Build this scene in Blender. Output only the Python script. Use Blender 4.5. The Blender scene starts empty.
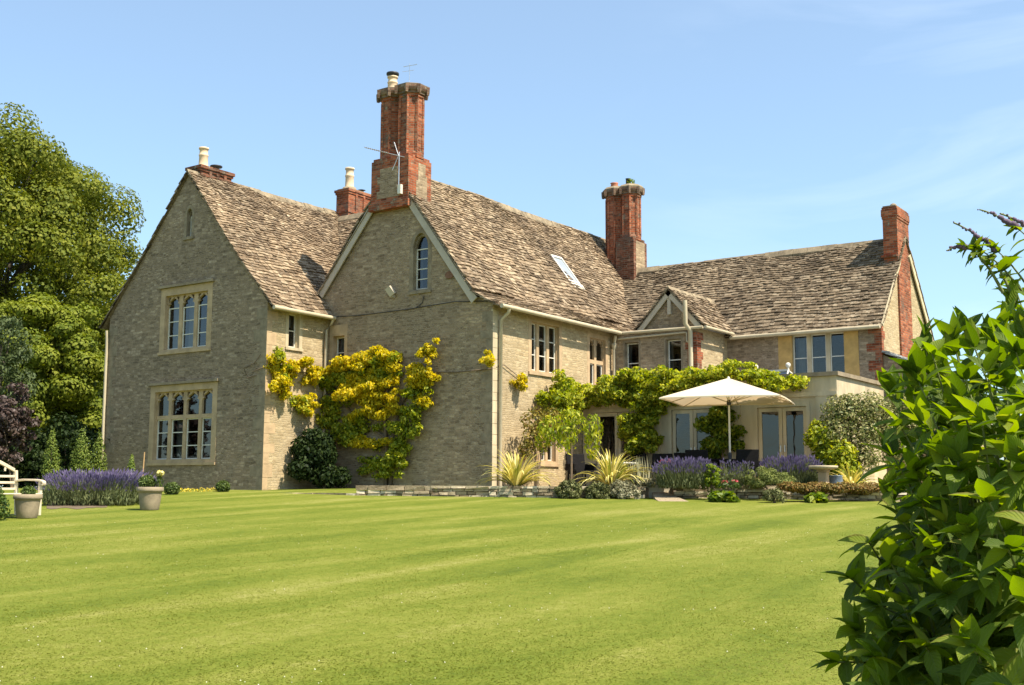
import bpy, math, random
import numpy as np
from mathutils import Vector, Matrix
from mathutils.geometry import tessellate_polygon

random.seed(7)
RNG = np.random.default_rng(11)
SC = bpy.context.scene
COL = SC.collection

# ------------------------------------------------------------------ camera
CAM = (25.0586, -23.0261, 0.0284)
PITCH, ROLL, YAW, FPX = 0.126727, 0.004083, 0.615763, 1150.0
cam_data = bpy.data.cameras.new('camera')
cam_data.sensor_width = 36.0
cam_data.lens = FPX * 36.0 / 1024.0
cam_data.clip_start = 0.05
cam_data.clip_end = 4000
cam = bpy.data.objects.new('camera', cam_data)
COL.objects.link(cam)
cam.matrix_world = (Matrix.Translation(CAM) @ Matrix.Rotation(YAW, 4, 'Z') @
                    Matrix.Rotation(math.pi / 2 + PITCH, 4, 'X') @ Matrix.Rotation(ROLL, 4, 'Z'))
SC.camera = cam

# ------------------------------------------------------------------ sun and sky
SUN_EL, SUN_AZ = 56.0, -1.0            # azimuth from +X towards +Y
sd = bpy.data.lights.new('sun', 'SUN')
sd.energy = 4.9
sd.angle = math.radians(0.53)
sd.color = (1.0, 0.91, 0.76)
sun = bpy.data.objects.new('sun', sd)
COL.objects.link(sun)
el, az = math.radians(SUN_EL), math.radians(SUN_AZ)
sdir = Vector((math.cos(el) * math.cos(az), math.cos(el) * math.sin(az), math.sin(el)))
sun.rotation_euler = sdir.to_track_quat('Z', 'Y').to_euler()

world = bpy.data.worlds.new('World')
SC.world = world
world.use_nodes = True
wn = world.node_tree
bg = wn.nodes['Background']
sky = wn.nodes.new('ShaderNodeTexSky')
sky.sky_type = 'NISHITA'
sky.sun_disc = False
sky.sun_elevation = el
sky.sun_rotation = math.radians(90 - SUN_AZ)
sky.altitude = 100
sky.air_density = 1.0
sky.dust_density = 1.1
sky.ozone_density = 3.6
bg.inputs[1].default_value = 0.108
# thin cirrus: a stretched noise over the sky direction mixed into the sky
tc = wn.nodes.new('ShaderNodeTexCoord')
mp = wn.nodes.new('ShaderNodeMapping')
mp.inputs['Rotation'].default_value = (0.25, 0.35, 0.6)
mp.inputs['Scale'].default_value = (2.2, 3.4, 9.0)
nz = wn.nodes.new('ShaderNodeTexNoise')
nz.inputs['Scale'].default_value = 1.3
nz.inputs['Detail'].default_value = 7
nz.inputs['Roughness'].default_value = 0.55
nz.inputs['Distortion'].default_value = 0.8
rp = wn.nodes.new('ShaderNodeValToRGB')
rp.color_ramp.elements[0].position = 0.46
rp.color_ramp.elements[0].color = (0, 0, 0, 1)
rp.color_ramp.elements[1].position = 0.82
rp.color_ramp.elements[1].color = (0.3, 0.3, 0.3, 1)
mx = wn.nodes.new('ShaderNodeMixRGB')
mx.inputs[2].default_value = (6.0, 6.6, 7.4, 1)
L = wn.links.new
L(tc.outputs['Generated'], mp.inputs['Vector'])
L(mp.outputs[0], nz.inputs['Vector'])
L(nz.outputs[0], rp.inputs[0])
vd = wn.nodes.new('ShaderNodeVectorMath'); vd.operation = 'DOT_PRODUCT'; vd.inputs[1].default_value = (math.cos(YAW) , math.sin(YAW), -.25)
L(tc.outputs['Generated'], vd.inputs[0])
mr = wn.nodes.new('ShaderNodeMapRange'); mr.inputs[1].default_value = -.02; mr.inputs[2].default_value = .30; mr.clamp = True
L(vd.outputs['Value'], mr.inputs[0])
mm = wn.nodes.new('ShaderNodeMath'); mm.operation = 'MULTIPLY_ADD'; mm.inputs[2].default_value = 0.15
L(rp.outputs[0], mm.inputs[0]); L(mr.outputs[0], mm.inputs[1])
L(mm.outputs[0], mx.inputs[0])
tn = wn.nodes.new('ShaderNodeMixRGB'); tn.blend_type = 'MULTIPLY'; tn.inputs[0].default_value = 1.0
tn.inputs[2].default_value = (0.88, 1.03, 1.0, 1)          # the slightly cyan tone of the summer sky
L(sky.outputs[0], tn.inputs[1])
L(tn.outputs[0], mx.inputs[1])
L(mx.outputs[0], bg.inputs[0])

SC.view_settings.view_transform = 'Standard'
SC.view_settings.look = 'None'
SC.view_settings.exposure = 1.05
SC.view_settings.gamma = 1.0
SC.render.engine = 'CYCLES'
SC.cycles.max_bounces = 8
SC.cycles.transparent_max_bounces = 8
SC.cycles.use_denoising = True

# ------------------------------------------------------------------ ground shape
FW = Vector((-math.sin(YAW), math.cos(YAW)))       # level view direction
RT = Vector((math.cos(YAW), math.sin(YAW)))


def lawn_z(x, y):
    s = (x - CAM[0]) * FW.x + (y - CAM[1]) * FW.y
    if s < -2: s = -2
    z = -1.57 + 0.0475 * s
    if s > 31.0:
        t = s - 31.0
        z = -1.57 + 0.0475 * 31.0 + 0.09 * (1 - math.exp(-t * 0.0475 / 0.09))
    return z


def spot(px, d, z=None):
    """ground point d metres ahead, in the direction of picture column px"""
    lat = (px - 512.0) / FPX * d
    x = CAM[0] + FW.x * d + RT.x * lat
    y = CAM[1] + FW.y * d + RT.y * lat
    return Vector((x, y, lawn_z(x, y) if z is None else z))


# ------------------------------------------------------------------ object helpers
def tag(o, label=None, cat=None, group=None, kind=None):
    if label: o['label'] = label
    if cat: o['category'] = cat
    if group: o['group'] = group
    if kind: o['kind'] = kind
    return o


def thing(name, label, cat, loc=(0, 0, 0), rz=0.0, group=None):
    o = bpy.data.objects.new(name, None)
    o.empty_display_size = 0.2
    o.location = loc
    o.rotation_euler = (0, 0, rz)
    COL.objects.link(o)
    return tag(o, label, cat, group)


def link(name, me, mat, parent=None):
    o = bpy.data.objects.new(name, me)
    if mat: me.materials.append(mat)
    COL.objects.link(o)
    if parent is not None: o.parent = parent
    return o


class MB:
    """collects polygons, builds one mesh with metre-scaled box UVs"""
    def __init__(s): s.v, s.f, s.sm = [], [], []

    def poly(s, pts, smooth=False):
        b = len(s.v); s.v += [tuple(p) for p in pts]
        s.f.append(tuple(range(b, b + len(pts)))); s.sm.append(smooth)

    def mesh(s, vs, fs, smooth=False):
        b = len(s.v); s.v += [tuple(p) for p in vs]
        for f in fs: s.f.append(tuple(b + i for i in f)); s.sm.append(smooth)

    def hexa(s, c):
        s.mesh(c, [(0, 3, 2, 1), (4, 5, 6, 7), (0, 1, 5, 4), (1, 2, 6, 5), (2, 3, 7, 6), (3, 0, 4, 7)])

    def box(s, a, b):
        x0, y0, z0 = a; x1, y1, z1 = b
        s.hexa([(x0, y0, z0), (x1, y0, z0), (x1, y1, z0), (x0, y1, z0), (x0, y0, z1), (x1, y0, z1), (x1, y1, z1), (x0, y1, z1)])

    def tube(s, pts, r, n=8, caps=True):
        pts = [Vector(p) for p in pts]
        rs = r if isinstance(r, (list, tuple)) else [r] * len(pts)
        vs, fs = [], []
        for i, p in enumerate(pts):
            t = (pts[min(i + 1, len(pts) - 1)] - pts[max(i - 1, 0)]).normalized()
            a = t.orthogonal().normalized() if abs(t.z) < .95 else Vector((1, 0, 0))
            a = (a - t * a.dot(t)).normalized(); b = t.cross(a)
            if i and abs(t.z) < .95:
                a = (pa - t * pa.dot(t)).normalized(); b = t.cross(a)
            pa = a
            for k in range(n):
                w = 2 * math.pi * k / n
                vs.append(p + (a * math.cos(w) + b * math.sin(w)) * rs[i])
        for i in range(len(pts) - 1):
            for k in range(n):
                k2 = (k + 1) % n
                fs.append((i * n + k, i * n + k2, (i + 1) * n + k2, (i + 1) * n + k))
        s.mesh(vs, fs, True)
        if caps:
            s.poly(vs[:n][::-1]); s.poly(vs[-n:])

    def lathe(s, prof, c=(0, 0, 0), n=24, smooth=True, rot=0.0):
        vs, fs = [], []
        for r, z in prof:
            for k in range(n):
                w = 2 * math.pi * k / n + rot
                vs.append((c[0] + r * math.cos(w), c[1] + r * math.sin(w), c[2] + z))
        for i in range(len(prof) - 1):
            for k in range(n):
                k2 = (k + 1) % n
                fs.append((i * n + k, i * n + k2, (i + 1) * n + k2, (i + 1) * n + k))
        s.mesh(vs, fs, smooth)
        s.poly(vs[:n][::-1]); s.poly(vs[-n:])

    def build(s, name, mat, parent=None):
        me = bpy.data.meshes.new(name)
        me.from_pydata(s.v, [], s.f)
        me.update()
        uv = me.uv_layers.new(name='UVMap')
        n_ = len(me.loops)
        arr = np.zeros((n_, 2), np.float32)
        for p in me.polygons:
            n = p.normal
            if abs(n.z) > .85:
                for li in p.loop_indices:
                    v = me.vertices[me.loops[li].vertex_index].co
                    arr[li] = (v.x, v.y)
            else:
                t = Vector((-n.y, n.x, 0)).normalized()
                for li in p.loop_indices:
                    v = me.vertices[me.loops[li].vertex_index].co
                    arr[li] = (v.dot(t), v.z)
        uv.data.foreach_set('uv', arr.ravel())
        me.polygons.foreach_set('use_smooth', s.sm)
        return link(name, me, mat, parent)


def tri_fill(outer, holes):
    polys = [[Vector((u, v, 0)) for u, v in outer]] + [[Vector((u, v, 0)) for u, v in h] for h in holes]
    tris = tessellate_polygon(polys)
    flat = [p for q in polys for p in q]
    out = []
    for t in tris:
        a, b, c = (flat[i] for i in t)
        ar = (b.x - a.x) * (c.y - a.y) - (b.y - a.y) * (c.x - a.x)
        if abs(ar) < 1e-9: continue
        out.append(t if ar > 0 else (t[0], t[2], t[1]))
    return [(p.x, p.y) for p in flat], out, [len(q) for q in polys]


class Plane:
    """wall plane: u along the wall (left to right seen from outside), z up, n outward"""
    def __init__(s, o, u, n): s.o, s.u, s.n = Vector(o), Vector(u), Vector(n)

    def p(s, u, z, d=0.0): return s.o + s.u * u + Vector((0, 0, z)) + s.n * d


def area2(poly): return sum(poly[i][0] * poly[(i + 1) % len(poly)][1] - poly[(i + 1) % len(poly)][0] * poly[i][1] for i in range(len(poly)))


def ccw(poly): return poly if area2(poly) > 0 else poly[::-1]


def plate(mb, pl, outer, holes=(), d0=0.0, d1=-.3, back=True, edge=True):
    """polygon with holes in the wall plane, extruded from offset d0 (outer face) to d1"""
    outer = ccw(list(outer)); holes = [ccw(list(h))[::-1] for h in holes]
    flat, tris, counts = tri_fill(outer, holes)
    mb.mesh([pl.p(u, z, d0) for u, z in flat], tris)
    if back: mb.mesh([pl.p(u, z, d1) for u, z in flat], [t[::-1] for t in tris])
    for k, ring in enumerate([outer] + holes):
        if k == 0 and not edge: continue
        for i in range(len(ring)):
            a, b = ring[i], ring[(i + 1) % len(ring)]
            mb.poly([pl.p(*a, d1), pl.p(*b, d1), pl.p(*b, d0), pl.p(*a, d0)])


def rect(u0, z0, u1, z1): return [(u0, z0), (u1, z0), (u1, z1), (u0, z1)]


def pbox(mb, pl, u0, z0, u1, z1, d0, d1):
    plate(mb, pl, rect(u0, z0, u1, z1), (), d0, d1)


def raw_mesh(name, verts, faces_flat, nper, mat, parent=None, attr=None):
    """fast mesh from numpy: verts (n,3), faces (m,nper); attr: per-face float stored as 'tint'"""
    me = bpy.data.meshes.new(name)
    nv, nf = len(verts), len(faces_flat)
    me.vertices.add(nv); me.vertices.foreach_set('co', np.asarray(verts, np.float32).ravel())
    me.loops.add(nf * nper); me.loops.foreach_set('vertex_index', np.asarray(faces_flat, np.int32).ravel())
    me.polygons.add(nf)
    me.polygons.foreach_set('loop_start', np.arange(0, nf * nper, nper, dtype=np.int32))
    me.update(calc_edges=True)
    me.validate()
    if attr is not None:
        a = me.attributes.new('tint', 'FLOAT', 'FACE')
        a.data.foreach_set('value', np.asarray(attr, np.float32))
    return link(name, me, mat, parent)


# ------------------------------------------------------------------ materials
def new_mat(name):
    m = bpy.data.materials.new(name); m.use_nodes = True
    nt = m.node_tree
    return m, nt, nt.nodes['Principled BSDF']


def N(nt, typ, **kw):
    n = nt.nodes.new(typ)
    for k, v in kw.items():
        if k in n.inputs.keys(): n.inputs[k].default_value = v
        else: setattr(n, k, v)
    return n


def ramp(nt, stops, src=None, interp='LINEAR'):
    r = nt.nodes.new('ShaderNodeValToRGB')
    r.color_ramp.interpolation = interp
    e = r.color_ramp.elements
    while len(e) < len(stops): e.new(0.5)
    for i, (p, c) in enumerate(stops):
        e[i].position = p
        e[i].color = (*c, 1) if isinstance(c, (tuple, list)) else (c, c, c, 1)
    if src is not None: nt.links.new(src, r.inputs[0])
    return r


def mixc(nt, a, b, fac, mode='MIX'):
    m = nt.nodes.new('ShaderNodeMixRGB'); m.blend_type = mode
    for i, x in ((0, fac), (1, a), (2, b)):
        if hasattr(x, 'links'): nt.links.new(x, m.inputs[i])
        elif isinstance(x, (tuple, list)): m.inputs[i].default_value = (*x, 1)
        else: m.inputs[i].default_value = x
    return m.outputs[0]


def noise(nt, scale, detail=4, rough=.55, vec=None, dist=0.0, coord='Object'):
    n = N(nt, 'ShaderNodeTexNoise', Scale=scale, Detail=detail, Roughness=rough, Distortion=dist)
    if vec is None:
        t = nt.nodes.new('ShaderNodeTexCoord'); vec = t.outputs[coord]
    nt.links.new(vec, n.inputs['Vector'])
    return n.outputs[0]


def bump(nt, bsdf, h, strength, dist=.02):
    b = N(nt, 'ShaderNodeBump', Strength=strength, Distance=dist)
    nt.links.new(h, b.inputs['Height'])
    nt.links.new(b.outputs[0], bsdf.inputs['Normal'])


def plain(name, col, rough=.6, var=.12, scale=6.0, bmp=0.0, spec=.3, metal=0.0, streak=1.0):
    m, nt, b = new_mat(name)
    tcd = nt.nodes.new('ShaderNodeTexCoord'); mpp = N(nt, 'ShaderNodeMapping'); mpp.inputs['Scale'].default_value = (1, 1, streak); nt.links.new(tcd.outputs['Object'], mpp.inputs['Vector'])
    f = noise(nt, scale, 5, .6, mpp.outputs[0])
    lo = tuple(c * (1 - var) for c in col); hi = tuple(min(1, c * (1 + var)) for c in col)
    r = ramp(nt, [(.3, lo), (.7, hi)], f)
    nt.links.new(r.outputs[0], b.inputs['Base Color'])
    b.inputs['Roughness'].default_value = rough
    b.inputs['Specular IOR Level'].default_value = spec
    b.inputs['Metallic'].default_value = metal
    if bmp: bump(nt, b, noise(nt, scale * 8, 4), bmp, .01)
    return m


def rubble(name, cols, bw=.25, rh=.088, mortar=(.36, .31, .22), stain=.35, seed=0.0):
    """coursed rubble limestone: distorted brick pattern in wall metres"""
    m, nt, b = new_mat(name)
    L = nt.links.new
    uv = nt.nodes.new('ShaderNodeUVMap'); uv.uv_map = 'UVMap'
    off = N(nt, 'ShaderNodeVectorMath', operation='ADD'); off.inputs[1].default_value = (seed, seed * 1.7, 0)
    L(uv.outputs[0], off.inputs[0])
    # wobble the courses
    nz = N(nt, 'ShaderNodeTexNoise', Scale=3.4, Detail=6, Roughness=.62)
    L(off.outputs[0], nz.inputs['Vector'])
    sub = N(nt, 'ShaderNodeVectorMath', operation='SUBTRACT'); sub.inputs[1].default_value = (.5, .5, .5)
    L(nz.outputs['Color'], sub.inputs[0])
    scl = N(nt, 'ShaderNodeVectorMath', operation='MULTIPLY'); scl.inputs[1].default_value = (.36, .15, 0)
    L(sub.outputs[0], scl.inputs[0])
    add = N(nt, 'ShaderNodeVectorMath', operation='ADD')
    L(off.outputs[0], add.inputs[0]); L(scl.outputs[0], add.inputs[1])
    vec = add.outputs[0]

    def brick(w, h, offs):
        k = N(nt, 'ShaderNodeTexBrick', offset=offs, offset_frequency=2, squash=.72, squash_frequency=3)
        k.inputs['Scale'].default_value = 1.0
        k.inputs['Brick Width'].default_value = w
        k.inputs['Row Height'].default_value = h
        k.inputs['Mortar Size'].default_value = .011
        k.inputs['Mortar Smooth'].default_value = .35
        k.inputs['Bias'].default_value = 0
        k.inputs['Color1'].default_value = (0, 0, 0, 1); k.inputs['Color2'].default_value = (1, 1, 1, 1)
        k.inputs['Mortar'].default_value = (.5, .5, .5, 1)
        L(vec, k.inputs['Vector'])
        return k
    k1, k2 = brick(bw, rh, .43), brick(bw * .62, rh * .66, .5)
    sel = noise(nt, .9, 2, .5, vec)
    selr = ramp(nt, [(.50, 0.0), (.54, 1.0)], sel)
    colr = mixc(nt, k1.outputs['Color'], k2.outputs['Color'], selr.outputs[0])
    mor = mixc(nt, k1.outputs['Fac'], k2.outputs['Fac'], selr.outputs[0])
    n3 = noise(nt, 5.5, 5, .65, vec)
    tone = mixc(nt, colr, n3, .64)
    stone = ramp(nt, [(.12 + .22 * i, c) for i, c in enumerate(cols)], tone)
    big = noise(nt, .33, 5, .62, off.outputs[0])
    stn = ramp(nt, [(.32, (.52, .50, .47)), (.5, (.95, .93, .90)), (.68, (1.34, 1.24, 1.08))], big)
    c1 = mixc(nt, stone.outputs[0], stn.outputs[0], stain * 1.6 if stain < .6 else 1, 'MULTIPLY')
    # lichen and soot specks
    sp = noise(nt, 17, 3, .6, off.outputs[0])
    spr = ramp(nt, [(.56, 0.0), (.68, .6)], sp)
    c2 = mixc(nt, c1, (.16, .145, .11), spr.outputs[0])
    sp2 = noise(nt, 9, 4, .65, vec)
    c2 = mixc(nt, c2, (.55, .50, .38), ramp(nt, [(.64, 0.0), (.74, .5)], sp2).outputs[0])
    c3 = mixc(nt, c2, mortar, mor)
    L(c3, b.inputs['Base Color'])
    b.inputs['Roughness'].default_value = .92
    b.inputs['Specular IOR Level'].default_value = .15
    inv = ramp(nt, [(0, 1.0), (1, 0.0)], mor)
    h = mixc(nt, inv.outputs[0], noise(nt, 22, 4, .7, off.outputs[0]), .45)
    bump(nt, b, h, .75, .025)
    return m


def brickmat(name, cols, mortar=(.33, .28, .22), soot=.4):
    m, nt, b = new_mat(name); L = nt.links.new
    uv = nt.nodes.new('ShaderNodeUVMap'); uv.uv_map = 'UVMap'
    k = N(nt, 'ShaderNodeTexBrick', offset=.5)
    for n_, v in (('Scale', 1.0), ('Brick Width', .225), ('Row Height', .075), ('Mortar Size', .008), ('Mortar Smooth', .2), ('Bias', 0.0)):
        k.inputs[n_].default_value = v
    k.inputs['Color1'].default_value = (0, 0, 0, 1); k.inputs['Color2'].default_value = (1, 1, 1, 1)
    L(uv.outputs[0], k.inputs['Vector'])
    tone = mixc(nt, k.outputs['Color'], noise(nt, 7, 4, .6, uv.outputs[0]), .5)
    r = ramp(nt, [(.2 + .2 * i, c) for i, c in enumerate(cols)], tone)
    s = ramp(nt, [(.45, (1, 1, 1)), (.72, (1 - soot, 1 - soot, 1 - soot))], noise(nt, 1.1, 5, .65))
    c = mixc(nt, r.outputs[0], s.outputs[0], 1.0, 'MULTIPLY')
    c = mixc(nt, c, mortar, k.outputs['Fac'])
    c = mixc(nt, c, (.10, .09, .07), ramp(nt, [(.52, 0.0), (.66, .75)], noise(nt, 2.6, 5, .7)).outputs[0])
    c = mixc(nt, c, (.36, .32, .22), ramp(nt, [(.60, 0.0), (.68, .6)], noise(nt, 5.2, 5, .7)).outputs[0])
    L(c, b.inputs['Base Color'])
    b.inputs['Roughness'].default_value = .9; b.inputs['Specular IOR Level'].default_value = .15
    bump(nt, b, ramp(nt, [(0, 1.0), (1, 0.0)], k.outputs['Fac']).outputs[0], .7, .012)
    return m


def slate(name, cols, lich=.5):
    """stone slates: tone by loose piece, lichen blotches over it"""
    m, nt, b = new_mat(name); L = nt.links.new
    g = nt.nodes.new('ShaderNodeNewGeometry')
    f = noise(nt, 3.0, 4, .6)
    t = mixc(nt, g.outputs['Random Per Island'], f, .44)
    r = ramp(nt, [(.15 + .7 * i / (len(cols) - 1), c) for i, c in enumerate(cols)], t)
    s1 = ramp(nt, [(.55, 0.0), (.66, lich)], noise(nt, 14, 5, .7))
    c = mixc(nt, r.outputs[0], (.52, .47, .37), s1.outputs[0])
    s2 = ramp(nt, [(.55, 0.0), (.68, .75)], noise(nt, 6.3, 5, .7))
    c = mixc(nt, c, (.065, .055, .042), s2.outputs[0])
    big = ramp(nt, [(.35, (.72, .70, .68)), (.65, (1.12, 1.08, 1.02))], noise(nt, .5, 4, .6))
    c = mixc(nt, c, big.outputs[0], 1.0, 'MULTIPLY')
    L(c, b.inputs['Base Color'])
    b.inputs['Roughness'].default_value = .92; b.inputs['Specular IOR Level'].default_value = .15
    bump(nt, b, noise(nt, 30, 5, .7), .5, .015)
    return m


def leafmat(name, cols, trans=.35, rough=.5, clump=1.2, clump_amt=.45, spec=.3, stops=None):
    """leaf colours by loose leaf and by clump; part of the light passes through"""
    m, nt, b = new_mat(name); L = nt.links.new
    g = nt.nodes.new('ShaderNodeNewGeometry')
    t = mixc(nt, g.outputs['Random Per Island'], noise(nt, clump, 3, .6), clump_amt)
    k = len(cols)
    st = stops or [.2 + .6 * i / (k - 1) for i in range(k)]
    r = ramp(nt, list(zip(st, cols)), t)
    L(r.outputs[0], b.inputs['Base Color'])
    b.inputs['Roughness'].default_value = rough
    b.inputs['Specular IOR Level'].default_value = spec
    tr = nt.nodes.new('ShaderNodeBsdfTranslucent')
    hs = N(nt, 'ShaderNodeHueSaturation', Saturation=1.1, Value=1.25)
    L(r.outputs[0], hs.inputs['Color']); L(hs.outputs[0], tr.inputs[0])
    mixs = nt.nodes.new('ShaderNodeMixShader'); mixs.inputs[0].default_value = trans
    L(b.outputs[0], mixs.inputs[1]); L(tr.outputs[0], mixs.inputs[2])
    L(mixs.outputs[0], nt.nodes['Material Output'].inputs['Surface'])
    return m


def glassmat(name, tint=(.42, .44, .44)):
    m, nt, b = new_mat(name); L = nt.links.new
    nt.nodes.remove(b)
    gl = N(nt, 'ShaderNodeBsdfGlossy', Roughness=.03)
    gl.inputs['Color'].default_value = (.9, .93, .95, 1)
    tr = nt.nodes.new('ShaderNodeBsdfTransparent'); tr.inputs[0].default_value = (*tint, 1)
    fr = N(nt, 'ShaderNodeFresnel', IOR=1.75)
    bp = N(nt, 'ShaderNodeBump', Strength=.06, Distance=.05)
    L(noise(nt, 2.2, 2), bp.inputs['Height']); L(bp.outputs[0], gl.inputs['Normal'])
    ms = nt.nodes.new('ShaderNodeMixShader')
    L(fr.outputs[0], ms.inputs[0]); L(tr.outputs[0], ms.inputs[1]); L(gl.outputs[0], ms.inputs[2])
    L(ms.outputs[0], nt.nodes['Material Output'].inputs['Surface'])
    return m


M = {}
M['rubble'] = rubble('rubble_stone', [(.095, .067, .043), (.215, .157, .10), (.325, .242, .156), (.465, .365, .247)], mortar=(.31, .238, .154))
M['rubble_shade'] = rubble('rubble_stone_shade', [(.088, .062, .04), (.185, .139, .095), (.282, .213, .146), (.46, .365, .26)], mortar=(.285, .212, .136), seed=13.3)  # greyer copy: shade of the walls turned from the sun, put into the colour
M['rubble_lit'] = rubble('rubble_stone_lit', [(.20, .148, .082), (.32, .242, .138), (.42, .325, .192), (.52, .42, .265)], mortar=(.40, .315, .195), seed=5.1, stain=.3)  # brighter buff copy: sunlight on the side walls put into the colour
M['ashlar'] = plain('ashlar_stone', (.41, .292, .17), .85, .22, 3.0, .35)
M['ashlar_pale'] = plain('ashlar_pale', (.45, .37, .24), .85, .25, 3.0, .3, streak=.4)
M['ashlar_grey'] = plain('weathered_stone', (.235, .185, .12), .9, .3, 4.0, .4)
M['ochre'] = plain('ochre_stone', (.46, .29, .10), .85, .22, 3.5, .3)
M['brick'] = brickmat('old_red_brick', [(.13, .035, .016), (.25, .062, .026), (.35, .098, .042), (.42, .17, .09)], mortar=(.21, .15, .10), soot=.5)
M['brick_dark'] = brickmat('sooty_brick', [(.07, .03, .019), (.14, .048, .025), (.22, .075, .04), (.30, .14, .085)], mortar=(.17, .13, .09), soot=.6)
M['brick_cap'] = brickmat('lichened_brick', [(.09, .055, .037), (.16, .085, .055), (.21, .125, .085), (.25, .19, .13)], mortar=(.17, .14, .1), soot=.5)
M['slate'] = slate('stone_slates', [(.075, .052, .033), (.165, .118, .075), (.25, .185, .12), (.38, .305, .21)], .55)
M['slate_dark'] = slate('stone_slates_dark', [(.055, .041, .027), (.12, .09, .059), (.18, .137, .091), (.29, .235, .165)], .5)  # darker copy of the stone slates
M['ridge'] = plain('ridge_stone', (.21, .165, .105), .9, .5, 4.0, .4)
M['cream'] = plain('cream_paint', (.47, .39, .25), .6, .2, 3.5, .15, streak=.18)
M['barge'] = plain('grey_paint', (.43, .37, .285), .6, .12, 3.0)
M['gutter'] = plain('cream_iron', (.44, .37, .25), .45, .1, 4.0)
M['lead'] = plain('lead_sheet', (.30, .30, .29), .55, .2, 2.0)
M['white'] = plain('white_paint', (.62, .58, .49), .45, .06, 4.0)
M['glass'] = glassmat('window_glass')
M['dark'] = plain('dark_iron', (.035, .035, .04), .5, .2, 5.0)
M['pot'] = plain('cream_clay', (.62, .46, .30), .75, .12, 5.0)
M['redclay'] = plain('red_clay', (.42, .16, .09), .8, .2, 5.0)
M['curtain'] = plain('curtain_cloth', (.62, .60, .55), .9, .1, 5.0)
M['room'] = plain('room_plaster', (.30, .27, .22), .9, .15, 1.0)
M['steel'] = plain('galvanised_steel', (.55, .55, .55), .35, .1, 8.0, metal=.8)
# ------------------------------------------------------------------ the house
house = thing('country_house', 'rambling old stone country house with steep stone slate roofs and red brick chimneys', 'house', (0, 0, 0))
PA = Plane((0, 0, 0), (1, 0, 0), (0, -1, 0))
PB = Plane((0, 2.52, 0), (1, 0, 0), (0, -1, 0))
PC = Plane((0, 9.08, 0), (1, 0, 0), (0, -1, 0))
PD = Plane((0, 11.28, 0), (1, 0, 0), (0, -1, 0))
PG = Plane((0, 7.2, 0), (1, 0, 0), (0, -1, 0))
SA = Plane((0, 0, 0), (0, 1, 0), (1, 0, 0))
SB = Plane((6.33, 0, 0), (0, 1, 0), (1, 0, 0))
SCW = Plane((9.35, 0, 0), (0, 1, 0), (1, 0, 0))
SE = Plane((14.36, 0, 0), (0, 1, 0), (1, 0, 0))


def wall(pl, outer, holes, mat, d1=-.32):
    mb = MB(); plate(mb, pl, outer, holes, 0, d1, edge=False)
    return mb.build('wall', mat, house)


def arch_pts(u0, u1, zb, zs, zt, n=6):
    """pointed arch opening: bottom zb, springing zs, apex zt"""
    um = (u0 + u1) / 2; w = u1 - u0; pts = [(u0, zb), (u1, zb), (u1, zs)]
    for i in range(1, n):
        t = i / n; pts.append((u1 - w / 2 * t ** 1.6, zs + (zt - zs) * math.sin(t * math.pi / 2) ** .9))
    pts.append((um, zt))
    for i in range(n - 1, 0, -1):
        t = i / n; pts.append((u0 + w / 2 * t ** 1.6, zs + (zt - zs) * math.sin(t * math.pi / 2) ** .9))
    pts.append((u0, zs))
    return pts


def trefoil_pts(u0, u1, zb, zt):
    """cusped ogee head over a rectangular light"""
    w = u1 - u0; h = w * .66; zs = zt - h
    half = [(1, 0), (1, .25), (.97, .36), (.84, .42), (.91, .52), (.89, .64), (.76, .74), (.60, .86)]
    pts = [(u0, zb), (u1, zb)] + [(u0 + w * a, zs + h * b) for a, b in half] + [(u0 + w * .5, zt)]
    pts += [(u0 + w * (1 - a), zs + h * b) for a, b in half[::-1]]
    return pts


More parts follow.
